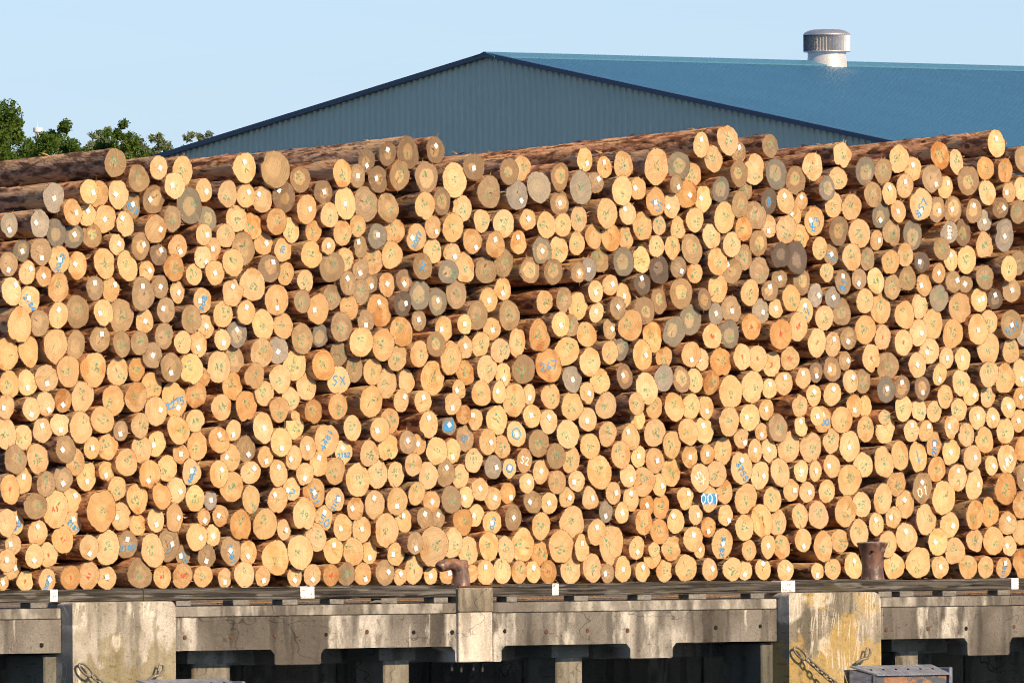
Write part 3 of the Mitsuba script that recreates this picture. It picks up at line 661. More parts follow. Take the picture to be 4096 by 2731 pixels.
# ---------------------------------------------------------------- the logs
DATA = '''7779 3958 6566 208 92 P t - 0 2|big pale yellow log with green stencil, nearest such above right of the blue forty-five
13200 4014 6591 198 92 P w8 - 0 2|pale yellow log with white tag, second such above right of the blue eight-fifty-seven
-3685 4043 6078 190 96 T t - 0 2|tan log with green stencil, second such above the blue eight-fifty-three
-1419 3976 6035 209 103 P w8 - 0 2|big pale yellow log with white tag, nearest such above left of the blue hook mark
1718 4056 6296 217 92 Hb t - 0 2|big brown-ringed log with green stencil, nearest such above the blue thirty-fifty-seven
2172 4005 6337 182 96 Hb w8 - 0 2|brown-ringed log with white tag, nearest such above the blue letter R
2892 4016 6106 188 99 Hb w5 - 0 2|brown-ringed log with white tag, nearest such above right of the blue thirty-fifty-seven
6390 3999 6158 242 92 G t - 0 2|big golden log with green stencil, nearest such above the blue forty-five
6854 4015 6180 204 96 Hg t - 0 2|grey-ringed log with green stencil, nearest such above right of the blue forty-five
9488 4006 6207 192 93 P t - 0 2|pale yellow log with green stencil, nearest such above the blue eighty-three
-3349 4000 5860 183 99 T t - 0 2|tan log with green stencil, nearest such above the blue eight-fifty-three
-2735 3918 5777 178 96 P w4 - 0 1|pale yellow log with white tag, second such above right of the blue eight-fifty-three
-2446 4083 5980 192 95 P t - 0 2|pale yellow log with green stencil, nearest such above right of the blue eight-fifty-three
-882 3977 6029 252 101 T - - 0 2|big tan log without tag, nearest such above the blue hook mark
-360 3999 5893 179 99 Ht t - 0 2|tan-ringed log with green stencil, nearest such above the blue hook mark
355 3950 5984 184 93 G t - 0 2|golden log with green stencil, nearest such above left of the blue thirty-fifty-seven
1103 4025 5911 188 100 Hb w4 - 0 1|brown-ringed log with white tag, nearest such above left of the blue thirty-fifty-seven
1472 3989 5978 205 99 Ht t - 0 1|tan-ringed log with green stencil, nearest such above the blue thirty-fifty-seven
2001 4013 5957 213 94 Ht t - 0 1|big tan-ringed log with green stencil, nearest such above the blue thirty-fifty-seven
2529 4008 5916 241 95 P t - 0 2|big pale yellow log with green stencil, nearest such above right of the blue thirty-fifty-seven
4115 4005 5840 211 94 Y - - 0 1|big grey log without tag, nearest such left of the blue forty-five
4904 3985 5843 229 92 Y t - 0 1|big grey log with green stencil, nearest such left of the blue forty-five
8368 4021 6148 216 93 P t - 0 1|big pale yellow log with green stencil, nearest such above left of the blue letter B
8779 4045 6085 219 95 Hg t - 0 1|big grey-ringed log with green stencil, nearest such above the blue letter B
9172 4017 6000 201 99 Ht t - 0 2|tan-ringed log with green stencil, nearest such above right of the blue letter B
11845 3994 6057 199 98 T w3 - 0 1|tan log with white tag, nearest such above right of the blue eight-fifty-seven
12620 4007 6037 204 95 Ht t - 0 1|tan-ringed log with green stencil, nearest such above right of the blue eight-fifty-seven
-4873 3955 5582 197 93 Y w5 - 0 2|big grey log with white tag, nearest such above the blue twenty-eighty
-3363 4076 5495 164 93 T w5 Bb853 -30 1|tan log end painted with blue eight-fifty-three on its sawn face beside its white tag
-3032 4019 5579 193 99 Ht w4 - 0 1|tan-ringed log with white tag, nearest such right of the blue eight-fifty-three
-2418 4083 5501 233 92 Hg t - 0 0|big grey-ringed log with green stencil, nearest such right of the blue eight-fifty-three
-1699 4001 5673 180 98 P t - 0 1|pale yellow log with green stencil, nearest such right of the blue eight-fifty-three
-1046 3997 5599 178 99 P w7 - 0 1|pale yellow log with white tag, nearest such above the blue hook mark
-670 4016 5644 208 92 Hb w7 - 0 1|big brown-ringed log with white tag, nearest such above the blue hook mark
-298 3975 5473 198 98 G w6 - 0 1|golden log with white tag, nearest such above right of the blue hook mark
439 3977 5569 215 95 P w5 - 0 1|big pale yellow log with white tag, nearest such above right of the blue hook mark
871 4013 5561 237 93 T t - 0 0|big tan log with green stencil, nearest such above left of the blue thirty-fifty-seven
1281 4014 5517 195 97 T t - 0 0|tan log with green stencil, nearest such above left of the blue thirty-fifty-seven
1917 3964 5546 185 93 P t - 0 0|pale yellow log with green stencil, nearest such above the blue thirty-fifty-seven
2717 4066 5520 182 100 P t - 0 1|pale yellow log with green stencil, nearest such above right of the blue thirty-fifty-seven
3200 4017 5759 227 97 T t - 0 1|big tan log with green stencil, nearest such above right of the blue thirty-fifty-seven
3727 4002 5725 209 99 Y w3 - 0 1|big grey log with white tag, nearest such above right of the blue thirty-fifty-seven
5353 3949 5481 200 92 P t - 0 1|pale yellow log with green stencil, second such left of the blue forty-five
6335 3982 5660 198 94 O w5 Bb45 -30 1|deep orange log end painted with blue forty-five on its sawn face beside its white tag
8611 3976 5694 179 96 Hd - BbB 0 0|dark grey log end painted with blue letter B on its sawn face
11612 3979 5681 223 96 P w2 Bb857 55 0|pale yellow log end painted with blue eight-fifty-seven on its sawn face beside its white tag
-3907 4017 5303 192 96 P w5 - 0 0|pale yellow log with white tag, second such below left of the blue eight-fifty-three
-3072 3917 5167 187 102 G w6 - 0 0|golden log with white tag, nearest such below right of the blue eight-fifty-three
-2031 4123 5316 176 100 Hg t - 0 1|grey-ringed log with green stencil, nearest such right of the blue eight-fifty-three
-1511 4015 5330 184 98 P t - 0 0|pale yellow log with green stencil, nearest such above left of the blue hook mark
-827 4035 5297 182 103 G t - 0 0|golden log with green stencil, nearest such above the blue hook mark
1443 4055 5188 177 103 G t - 0 0|golden log with green stencil, nearest such left of the blue thirty-fifty-seven
2475 3964 5249 198 96 P t - 0 0|pale yellow log with green stencil, nearest such right of the blue thirty-fifty-seven
3478 4014 5315 194 97 P t - 0 0|pale yellow log with green stencil, third such right of the blue thirty-fifty-seven
7657 3908 5445 215 92 P t - 0 0|big pale yellow log with green stencil, nearest such left of the blue letter B
8956 4054 5291 195 96 P t - 0 0|pale yellow log with green stencil, nearest such left of the blue eighty-three
9587 4089 5419 198 92 G w4 Bb83 40 0|golden log end painted with blue eighty-three on its sawn face beside its white tag
9982 3965 5277 204 100 Hb t - 0 0|brown-ringed log with green stencil, nearest such right of the blue eighty-three
10417 3994 5244 206 98 P t Bg 0 0|pale yellow log with green scrawl, nearest such right of the blue eighty-three
11512 4039 5232 209 93 Hg t - 0 0|big grey-ringed log with green stencil, nearest such below the blue eight-fifty-seven
12202 4052 5276 158 102 Y - Bw3857 88 0|grey log end painted with white thirty-eight-fifty-seven on its sawn face
13313 3982 5243 220 92 Y w5 - 0 0|big grey log with white tag, nearest such right of the white thirty-eight-fifty-seven
-5082 3990 4846 189 96 T w2 - 0 0|tan log with white tag, nearest such above left of the blue twenty-eighty
-1382 4057 4918 225 96 T t - 0 0|big tan log with green stencil, nearest such left of the blue hook mark
-661 4013 4905 159 99 G - BbC 0 0|golden log end painted with blue hook mark on its sawn face
-225 3929 4842 185 98 G t - 0 0|golden log with green stencil, nearest such right of the blue hook mark
1385 4055 4851 184 95 P t - 0 0|pale yellow log with green stencil, nearest such below left of the blue thirty-fifty-seven
1803 4003 5106 181 92 P w4 Bb3057 60 0|pale yellow log end painted with blue thirty-fifty-seven on its sawn face beside its white tag
7078 4004 4991 203 95 T t - 0 0|tan log with green stencil, nearest such below right of the blue forty-five
7766 3908 5057 184 101 P t - 0 0|pale yellow log with green stencil, nearest such below left of the blue letter B
9100 3989 4881 223 92 Hd - - 0 0|big dark grey log without tag, nearest such below left of the blue eighty-three
10224 3988 4901 194 97 P t - 0 0|pale yellow log with green stencil, nearest such above the blue eighty-one
-4743 3999 4734 185 92 P w5 Bb2080 62 0|pale yellow log end painted with blue twenty-eighty on its sawn face beside its white tag
-3945 3993 4693 202 94 P t - 0 0|big pale yellow log with green stencil, nearest such right of the blue twenty-eighty
-3567 4006 4653 197 94 P t - 0 0|big pale yellow log with green stencil, nearest such below the blue eight-fifty-three
-2696 3976 4636 179 97 O t - 0 0|deep orange log with green stencil, nearest such above left of the blue eight-zero-eight
-947 4026 4645 189 99 Hb w9 - 0 0|brown-ringed log with white tag, nearest such below left of the blue hook mark
161 3968 4672 215 97 T t - 0 0|big tan log with green stencil, nearest such right of the blue hook mark
1043 4060 4764 187 103 G t - 0 0|golden log with green stencil, nearest such left of the blue letter R
1850 3978 4695 180 95 T - BbR 0 0|tan log end painted with blue letter R on its sawn face
2731 4018 4681 198 92 P t - 0 0|pale yellow log with green stencil, nearest such right of the blue letter R
3096 4008 4650 186 100 T t - 0 0|tan log with green stencil, nearest such right of the blue letter R
3475 4033 4756 188 92 T t - 0 0|tan log with green stencil, nearest such right of the blue thirty-fifty-seven
3953 3977 4657 181 102 Ht t - 0 0|tan-ringed log with green stencil, nearest such right of the blue letter R
4339 4002 4639 182 103 Ht t - 0 0|tan-ringed log with green stencil, nearest such above the blue two-sixty-seven
5724 3982 4793 196 96 Hg - - 0 0|grey-ringed log without tag, nearest such below left of the blue forty-five
6424 3978 4680 193 99 Hd - - 0 0|dark grey log without tag, nearest such below the blue forty-five
7499 3987 4808 191 97 G t - 0 0|golden log with green stencil, nearest such below left of the blue letter B
7830 4050 4676 182 103 T w7 - 0 0|tan log with white tag, nearest such below left of the blue letter B
8400 4035 4688 190 96 T t - 0 0|tan log with green stencil, nearest such above left of the blue sixty-seven
12607 4031 4884 203 93 P t Bg 0 0|pale yellow log with green scrawl, nearest such below right of the white thirty-eight-fifty-seven
-5286 4000 4184 181 97 P w5 Bb2184 -52 0|pale yellow log end painted with blue twenty-one-eighty-four on its sawn face beside its white tag
-4758 3997 4345 192 101 G t - 0 0|golden log with green stencil, nearest such below the blue twenty-eighty
-3293 4001 4270 210 96 T w8 - 0 0|big tan log with white tag, nearest such left of the blue eight-zero-eight
-2170 4013 4191 163 96 P w4 Bb808 70 0|pale yellow log end painted with blue eight-zero-eight on its sawn face beside its white tag
-1642 4020 4301 184 98 P w8 - 0 0|pale yellow log with white tag, nearest such right of the blue eight-zero-eight
-1269 4014 4416 225 98 P t - 0 0|big pale yellow log with green stencil, nearest such below left of the blue hook mark
-821 3975 4206 210 94 G w2 - 0 0|big golden log with white tag, nearest such below the blue hook mark
1855 3980 4291 201 92 Hg t - 0 0|big grey-ringed log with green stencil, nearest such below the blue letter R
2214 4049 4205 186 97 Hg w5 - 0 0|grey-ringed log with white tag, nearest such below right of the blue letter R
2580 4034 4315 201 92 T t - 0 0|big tan log with green stencil, nearest such below right of the blue letter R
6854 4022 4351 208 96 Ht t - 0 0|big tan-ringed log with green stencil, nearest such below the blue forty-five
7576 4041 4425 193 93 G t - 0 0|golden log with green stencil, nearest such left of the blue sixty-seven
10072 4024 4533 168 93 T w8 Bb81 60 0|tan log end painted with blue eighty-one on its sawn face beside its white tag
-5518 4000 3829 226 92 G - - 0 0|big golden log without tag, nearest such below left of the blue twenty-one-eighty-four
-4412 4014 4026 219 99 T t - 0 0|big tan log with green stencil, nearest such right of the blue twenty-one-eighty-four
-3633 4018 3971 227 97 T t - 0 0|big tan log with green stencil, nearest such left of the blue eight-zero-eight
-2402 3990 3931 185 96 T t - 0 0|tan log with green stencil, nearest such below left of the blue eight-zero-eight
-1103 3979 3865 200 96 P t - 0 0|big pale yellow log with green stencil, nearest such below the blue hook mark
-666 4013 3847 181 101 G t - 0 0|golden log with green stencil, nearest such above left of the blue scrawl
-95 3967 4084 200 93 G w4 - 0 0|big golden log with white tag, nearest such below right of the blue hook mark
1134 4074 4071 227 98 O w8 - 0 0|big deep orange log with white tag, nearest such below left of the blue letter R
1504 3987 4167 174 103 Hd w6 - 0 0|dark grey log with white tag, nearest such below left of the blue letter R
2915 4035 4013 206 97 T t - 0 0|big tan log with green stencil, nearest such above the blue eight
3568 4013 4017 207 97 T t - 0 0|big tan log with green stencil, nearest such above left of the blue two-sixty-seven
5841 3977 3886 221 102 G t - 0 0|big golden log with green stencil, nearest such above right of the blue two-sixty-seven
6176 4007 4100 196 98 Ht t - 0 0|tan-ringed log with green stencil, nearest such above right of the blue two-sixty-seven
7100 4038 3975 214 92 Hg t - 0 0|big grey-ringed log with green stencil, nearest such left of the blue sixty-seven
7900 4027 4124 189 96 T w5 - 0 0|tan log with white tag, nearest such left of the blue sixty-seven
9365 4055 4111 173 92 P w8 Bb67 50 0|pale yellow log end painted with blue sixty-seven on its sawn face beside its white tag
10122 4083 4101 194 93 T t - 0 0|tan log with green stencil, nearest such below the blue eighty-one
10862 4013 4162 215 93 P t - 0 0|big pale yellow log with green stencil, nearest such below right of the blue eighty-one
11289 3980 4067 198 92 G t - 0 0|golden log with green stencil, nearest such left of the blue five-fifty-four
11922 4027 3930 215 92 P t - 0 0|big pale yellow log with green stencil, nearest such left of the blue five-fifty-four
12469 4017 4178 215 98 G t - 0 0|big golden log with green stencil, nearest such left of the blue five-fifty-four
13454 3993 3938 207 96 T w5 Bb554 35 0|tan log end painted with blue five-fifty-four on its sawn face beside its white tag
-4842 3990 3551 225 99 P - - 0 0|big pale yellow log without tag, nearest such below right of the blue twenty-one-eighty-four
-1538 4014 3723 178 99 Hg w8 - 0 0|grey-ringed log with white tag, nearest such below right of the blue eight-zero-eight
-327 4009 3665 203 96 T t - 0 0|big tan log with green stencil, nearest such above left of the blue scrawl
311 3956 3838 196 95 T t - 0 0|tan log with green stencil, second such above the blue scrawl
649 3918 3625 207 99 P t - 0 0|big pale yellow log with green stencil, nearest such above right of the blue scrawl
1103 3946 3594 221 94 G t - 0 0|big golden log with green stencil, nearest such above right of the blue scrawl
1475 3998 3777 206 101 G t - 0 0|big golden log with green stencil, nearest such below the blue letter R
3711 4017 3638 189 92 G t - 0 0|golden log with green stencil, nearest such above left of the blue two-sixty-seven
4103 3959 3728 218 92 O t - 0 0|big deep orange log with green stencil, nearest such above the blue two-sixty-seven
5042 4026 3752 180 103 G t - 0 0|golden log with green stencil, nearest such above right of the blue two-sixty-seven
6340 4015 3724 197 92 G t - 0 0|golden log with green stencil, nearest such below the blue forty-five
6727 3999 3801 216 100 Hg - - 0 0|big grey-ringed log without tag, nearest such right of the blue two-sixty-seven
7802 3995 3771 195 92 Hg t - 0 0|grey-ringed log with green stencil, nearest such left of the blue sixty-seven
8711 3849 3769 206 92 O - Br 0 0|big deep orange log with red marks, nearest such below left of the blue sixty-seven
9543 3971 3655 200 92 P - Br 0 0|pale yellow log with red marks, nearest such below the blue sixty-seven
10515 4011 3847 201 93 G t - 0 0|golden log with green stencil, nearest such below right of the blue eighty-one
12302 4029 3792 208 92 G t - 0 0|big golden log with green stencil, nearest such above the blue 2H3
12732 3932 3858 212 92 P w5 - 0 0|big pale yellow log with white tag, nearest such left of the blue five-fifty-four
13048 4078 3584 226 95 P t - 0 0|big pale yellow log with green stencil, nearest such below left of the blue five-fifty-four
-5287 4038 3477 195 92 G - - 0 0|big golden log without tag, nearest such below the blue twenty-one-eighty-four
-4167 3988 3231 230 94 G t - 0 0|big golden log with green stencil, nearest such below the blue eight-fifty-three
-2848 3921 3260 192 94 T w2 - 0 0|tan log with white tag, nearest such above the blue twenty-two-seventy-five
-2468 3946 3243 207 92 P t - 0 0|big pale yellow log with green stencil, nearest such above right of the blue twenty-two-seventy-five
-1879 4027 3272 217 93 P t Bg 0 0|big pale yellow log with green scrawl, nearest such above right of the blue twenty-two-seventy-five
-1125 4025 3465 203 100 P t - 0 0|big pale yellow log with green stencil, nearest such below right of the blue eight-zero-eight
-435 4034 3296 202 96 P t - 0 0|big pale yellow log with green stencil, nearest such left of the blue scrawl
11 4003 3299 213 96 O t - 0 0|big deep orange log with green stencil, nearest such above left of the blue scrawl
1435 4017 3406 178 100 P t - 0 0|pale yellow log with green stencil, nearest such below the blue letter R
2406 3999 3409 220 98 G t - 0 0|big golden log with green stencil, nearest such above the blue eight
3105 3981 3256 193 97 P t - 0 0|pale yellow log with green stencil, nearest such above the blue eight
3790 4023 3251 193 97 T t - 0 0|tan log with green stencil, nearest such left of the blue two-sixty-seven
4282 3989 3307 231 103 O t Bb267 8 0|deep orange log end painted with blue two-sixty-seven on its sawn face
4666 4006 3512 206 99 P t - 0 0|big pale yellow log with green stencil, nearest such above right of the blue two-sixty-seven
5045 3988 3364 198 94 P t - 0 0|pale yellow log with green stencil, nearest such right of the blue two-sixty-seven
6052 3927 3462 210 98 P w6 - 0 0|big pale yellow log with white tag, nearest such right of the blue two-sixty-seven
7658 4048 3365 205 98 O t - 0 0|deep orange log with green stencil, nearest such below left of the blue sixty-seven
11014 4060 3319 201 93 T t - 0 0|tan log with green stencil, nearest such above left of the blue 2H3
-4977 3992 3110 187 100 P w2 - 0 0|pale yellow log with white tag, nearest such below the blue twenty-one-eighty-four
-4611 4014 3203 209 93 G t - 0 0|big golden log with green stencil, nearest such below right of the blue twenty-one-eighty-four
-3727 4003 3205 188 97 P t - 0 0|pale yellow log with green stencil, nearest such above left of the blue twenty-two-seventy-five
-3103 4008 3010 182 100 G t - 0 0|golden log with green stencil, nearest such above left of the blue twenty-two-seventy-five
-762 4005 3106 196 96 P t - 0 0|pale yellow log with green stencil, nearest such below the blue hook mark
337 4011 3093 192 98 P t BbSx 0 0|pale yellow log end painted with blue scrawl on its sawn face
984 4022 3211 182 97 P t - 0 0|pale yellow log with green stencil, nearest such right of the blue scrawl
1310 4114 3050 200 92 P t - 0 0|big pale yellow log with green stencil, nearest such right of the blue scrawl
2081 3982 3125 231 99 G t - 0 0|big golden log with green stencil, nearest such above left of the blue eight
4760 4001 3118 183 99 Y w5 - 0 0|grey log with white tag, nearest such below right of the blue two-sixty-seven
5308 4025 3091 187 103 P t - 0 0|pale yellow log with green stencil, second such right of the blue two-sixty-seven
6134 3929 2984 210 92 P t - 0 0|big pale yellow log with green stencil, nearest such right of the blue two-sixty-seven
7829 4001 2938 225 92 P t - 0 0|big pale yellow log with green stencil, nearest such above the blue thirty-seven-fifty-five
8248 4004 3008 219 93 P t - 0 0|big pale yellow log with green stencil, nearest such above left of the blue one-zero-zero
13343 3986 3143 209 92 P t - 0 0|big pale yellow log with green stencil, nearest such below the blue five-fifty-four
-4356 4004 2849 207 96 P t - 0 0|big pale yellow log with green stencil, nearest such left of the blue twenty-two-seventy-five
-3796 3992 2804 196 92 G t - 0 0|big golden log with green stencil, second such left of the blue twenty-two-seventy-five
-3425 3972 2849 195 94 G t - 0 0|big golden log with green stencil, nearest such left of the blue twenty-two-seventy-five
-3080 3963 2657 195 103 P w6 - 0 0|pale yellow log with white tag, nearest such below left of the blue twenty-two-seventy-five
-2711 3966 2818 227 96 G w3 Bb2275 18 0|golden log end painted with blue twenty-two-seventy-five on its sawn face beside its white tag
-1873 3991 2712 182 103 G t Bg 0 0|golden log with green scrawl, nearest such right of the blue twenty-two-seventy-five
-1369 4000 2730 202 96 O t - 0 0|big deep orange log with green stencil, nearest such right of the blue twenty-two-seventy-five
219 3992 2726 177 103 G t - 0 0|golden log with green stencil, nearest such below the blue scrawl
889 3980 2794 213 98 G t - 0 0|big golden log with green stencil, nearest such below right of the blue scrawl
3642 4005 2817 225 96 P t - 0 0|big pale yellow log with green stencil, nearest such above the blue ring
4761 4005 2729 199 101 P t - 0 0|pale yellow log with green stencil, nearest such below right of the blue two-sixty-seven
5406 4045 2736 187 96 P t - 0 0|pale yellow log with green stencil, second such below right of the blue two-sixty-seven
6698 3991 2724 199 100 P t - 0 0|pale yellow log with green stencil, third such above the white scrawl
-5750 3953 2348 201 92 P t - 0 0|big pale yellow log with green stencil, nearest such below the blue twenty-one-eighty-four
-4419 3962 2433 211 92 G t - 0 0|big golden log with green stencil, nearest such above the blue twenty-one-eighty-seven
-4050 3942 2537 190 103 G t - 0 0|golden log with green stencil, nearest such left of the blue twenty-two-seventy-five
-2669 3987 2399 195 99 P t - 0 0|pale yellow log with green stencil, nearest such below the blue twenty-two-seventy-five
-1107 3986 2424 204 92 P w5 - 0 0|big pale yellow log with white tag, nearest such left of the blue forty-four-eighty-one
-401 4162 2463 190 93 P t - 0 0|pale yellow log with green stencil, nearest such above left of the blue forty-four-eighty-one
2748 4067 2274 178 92 T - Bb8 -60 0|tan log end painted with blue eight on its sawn face
3309 4022 2537 197 94 P t - 0 0|pale yellow log with green stencil, nearest such above left of the blue ring
3691 4033 2340 176 99 P w5 BbO 0 0|pale yellow log end painted with blue ring on its sawn face beside its white tag
4604 3988 2333 194 100 P t - 0 0|pale yellow log with green stencil, nearest such right of the green sixty-six
5871 4015 2284 181 100 P w7 - 0 0|pale yellow log with white tag, nearest such above left of the white scrawl
6332 3989 2352 197 95 P t - 0 0|pale yellow log with green stencil, second such above left of the white scrawl
7645 3853 2509 201 95 P t - 0 0|pale yellow log with green stencil, nearest such above the blue thirty-seven-fifty-five
8745 3973 2419 195 94 T t - 0 0|tan log with green stencil, nearest such left of the blue one-zero-zero
9683 4025 2543 180 92 P w8 Bb100 0 0|pale yellow log end painted with blue one-zero-zero on its sawn face beside its white tag
10039 3995 2535 193 98 G t - 0 0|golden log with green stencil, nearest such right of the blue one-zero-zero
11055 4142 2431 221 92 P t - 0 0|big pale yellow log with green stencil, nearest such above left of the blue tick mark
-5596 3977 1995 191 95 T t - 0 0|tan log with green stencil, nearest such below the blue twenty-one-eighty-four
-5151 4008 2007 202 93 P t - 0 0|big pale yellow log with green stencil, nearest such above left of the blue twenty-one-eighty-seven
-3908 4016 2169 179 98 G t - 0 0|golden log with green stencil, second such below left of the blue twenty-two-seventy-five
-3302 4028 2129 185 93 P t - 0 0|pale yellow log with green stencil, nearest such above left of the blue forty-eight-hundred
-1683 3988 2012 184 98 P w4 - 0 0|pale yellow log with white tag, second such right of the blue forty-eight-hundred
-789 3998 2224 189 95 P w2 - 0 0|pale yellow log with white tag, nearest such left of the blue forty-four-eighty-one
123 4037 2257 219 95 G t Bb4481 60 0|golden log end painted with blue forty-four-eighty-one on its sawn face
479 4070 2082 166 99 P w8 Bb2182 5 0|pale yellow log with white tag, nearest such below right of the blue forty-four-eighty-one
2142 3978 2099 188 92 P t - 0 0|pale yellow log with green stencil, nearest such below left of the blue eight
4103 3984 2204 186 99 T t Bg66 20 0|tan log end painted with green sixty-six on its sawn face
6656 3966 2180 187 95 P t - 0 0|pale yellow log with green stencil, nearest such above left of the white scrawl
9024 4032 2142 217 96 P t - 0 0|big pale yellow log with green stencil, nearest such below left of the blue one-zero-zero
9457 4016 2134 207 92 P t - 0 0|big pale yellow log with green stencil, nearest such below the blue one-zero-zero
10188 4005 2154 207 95 P w5 - 0 0|big pale yellow log with white tag, nearest such below right of the blue one-zero-zero
11601 4034 1998 201 92 G t Bbv 0 0|golden log end painted with blue tick mark on its sawn face
11922 4011 2179 171 92 G w5 Bb2H3 90 0|golden log end painted with blue 2H3 on its sawn face beside its white tag
12902 3984 2241 189 99 G t Bg 0 0|golden log with green scrawl, nearest such above left of the white fourteen-fifteen
13387 3991 1959 213 93 P w5 Bw1415 42 0|pale yellow log end painted with white fourteen-fifteen on its sawn face beside its white tag
-4212 4074 1767 196 95 P w2 - 0 0|big pale yellow log with white tag, nearest such above the blue twenty-one-eighty-seven
-3609 3958 1951 187 95 G t - 0 0|golden log with green stencil, nearest such left of the blue forty-eight-hundred
-3202 3999 1785 190 92 G w2 - 0 0|golden log with white tag, nearest such left of the blue forty-eight-hundred
-2823 4005 1869 179 97 P t - 0 0|pale yellow log with green stencil, nearest such left of the blue forty-eight-hundred
-2400 4011 1815 178 99 P w5 Bb4800 62 0|pale yellow log end painted with blue forty-eight-hundred on its sawn face beside its white tag
-1977 3981 1787 181 95 P w9 - 0 0|pale yellow log with white tag, nearest such right of the blue forty-eight-hundred
650 4005 1692 231 102 P t - 0 0|big pale yellow log with green stencil, nearest such above right of the blue twenty-one-zero-two
1050 4002 1778 193 92 P t - 0 0|pale yellow log with green stencil, nearest such above right of the blue twenty-one-zero-two
1974 4005 1748 192 100 P t - 0 0|pale yellow log with green stencil, second such below left of the blue eight
5245 3988 1793 235 97 P t - 0 0|big pale yellow log with green stencil, nearest such below right of the green sixty-six
6108 4014 1653 197 92 G t - 0 0|golden log with green stencil, nearest such left of the white scrawl
6718 4043 1782 199 100 P t Bg 0 0|pale yellow log with green scrawl, nearest such left of the white scrawl
7145 3973 1705 192 93 P t BwSx 0 0|pale yellow log end painted with white scrawl on its sawn face
8018 3980 1847 218 95 P w8 Bb3755 -55 0|pale yellow log end painted with blue thirty-seven-fifty-five on its sawn face beside its white tag
8395 3981 1735 194 94 P w6 - 0 0|pale yellow log with white tag, nearest such right of the blue thirty-seven-fifty-five
8759 3995 1782 190 96 P t - 0 0|pale yellow log with green stencil, nearest such right of the blue thirty-seven-fifty-five
10163 3992 1660 223 95 P t - 0 0|big pale yellow log with green stencil, nearest such below right of the blue one-zero-zero
10860 3963 1923 201 92 G t - 0 0|golden log with green stencil, nearest such left of the blue tick mark
12358 3992 1695 194 94 P w8 - 0 0|pale yellow log with white tag, nearest such right of the white zero-one
-5693 3958 1589 191 92 G - Br 0 0|big golden log with red marks, nearest such above left of the blue twenty-one-eighty-seven
-5274 3966 1358 182 98 T t - 0 0|tan log with green stencil, nearest such above left of the blue twenty-one-eighty-seven
-3371 3987 1455 198 93 G t - 0 0|big golden log with green stencil, nearest such above left of the blue seven
-1651 3994 1607 209 103 G t Bg 0 0|big golden log with green scrawl, nearest such right of the blue forty-eight-hundred
-808 3985 1424 185 95 G w7 - 0 0|golden log with white tag, nearest such below left of the blue two
-520 4029 1570 153 95 P w4 Bb2 -60 0|pale yellow log end painted with blue two on its sawn face beside its white tag
-82 4054 1521 199 92 G w5 Bb201 -70 0|golden log end painted with blue two-zero-one on its sawn face beside its white tag
306 4051 1419 169 98 P w6 Bb2102 60 0|pale yellow log end painted with blue twenty-one-zero-two on its sawn face beside its white tag
2397 3977 1416 189 96 T t - 0 0|tan log with green stencil, nearest such above left of the blue ten-eighty-seven
7384 3960 1401 182 96 P - BL100 0 0|pale yellow log end painted with blue band on its sawn face
8137 4022 1405 214 100 P t - 0 0|big pale yellow log with green stencil, nearest such below the blue thirty-seven-fifty-five
10851 3990 1386 204 92 P t - 0 0|big pale yellow log with green stencil, nearest such left of the white zero-one
11663 3999 1543 211 92 T w8 Bw01 15 0|tan log end painted with white zero-one on its sawn face beside its white tag
12068 3997 1395 239 95 P t - 0 0|big pale yellow log with green stencil, nearest such below right of the white zero-one
12727 3991 1588 208 97 P w6 - 0 0|pale yellow log with white tag, nearest such left of the green thirty-four
13312 3977 1516 223 98 O t Bg34 65 0|deep orange log end painted with green thirty-four on its sawn face
-4868 3987 1316 246 92 P - Br 0 0|big pale yellow log with red marks, nearest such above left of the blue twenty-one-eighty-seven
-4476 4091 1117 162 97 P w8 Bb2187 -40 0|pale yellow log end painted with blue twenty-one-eighty-seven on its sawn face beside its white tag
-4083 3992 1293 283 94 G t - 0 0|big golden log with green stencil, nearest such above right of the blue twenty-one-eighty-seven
-3646 4028 1206 183 92 P w4 - 0 0|pale yellow log with white tag, nearest such right of the blue twenty-one-eighty-seven
-1544 4001 1075 204 92 O t - 0 0|big deep orange log with green stencil, nearest such above the blue ten-eighty-one
-1026 4020 1085 211 98 P t - 0 0|big pale yellow log with green stencil, nearest such below left of the blue two
-358 3946 1221 229 99 P t Bg 0 0|big pale yellow log with green scrawl, nearest such left of the blue fifty
104 4056 1167 170 92 P w8 Bb50 -35 0|pale yellow log end painted with blue fifty on its sawn face beside its white tag
413 4016 1030 185 97 P w4 - 0 0|pale yellow log with white tag, nearest such below right of the blue fifty
2621 3976 1098 184 98 O t - 0 0|deep orange log with green stencil, nearest such left of the blue ten-eighty-seven
3232 4030 1081 172 103 G w5 Bb1087 70 0|golden log end painted with blue ten-eighty-seven on its sawn face beside its white tag
4796 4049 1086 218 94 P t - 0 0|big pale yellow log with green stencil, second such right of the blue ten-eighty-seven
8416 4020 1079 225 92 G t - 0 0|big golden log with green stencil, nearest such above right of the blue twenty-eight-sixteen
10086 4006 1209 220 92 P t - 0 0|big pale yellow log with green stencil, nearest such above left of the flared bollard
11727 3999 1074 225 95 P t - 0 0|big pale yellow log with green stencil, nearest such below the white zero-one
12666 3949 1139 199 92 G t - 0 0|golden log with green stencil, nearest such below left of the green thirty-four
-5185 4007 991 170 103 P w8 - 0 0|pale yellow log with white tag, nearest such left of the blue twenty-one-eighty-seven
-4720 4018 894 184 101 G - Br 0 0|golden log with red marks, nearest such below left of the blue twenty-one-eighty-seven
-3960 3984 783 230 92 P t - 0 0|big pale yellow log with green stencil, nearest such below right of the blue twenty-one-eighty-seven
-3571 4024 819 180 96 T w8 Bb2182 5 0|tan log with white tag, nearest such left of the blue seven
-3197 3905 733 223 94 P t - 0 0|big pale yellow log with green stencil, nearest such left of the blue seven
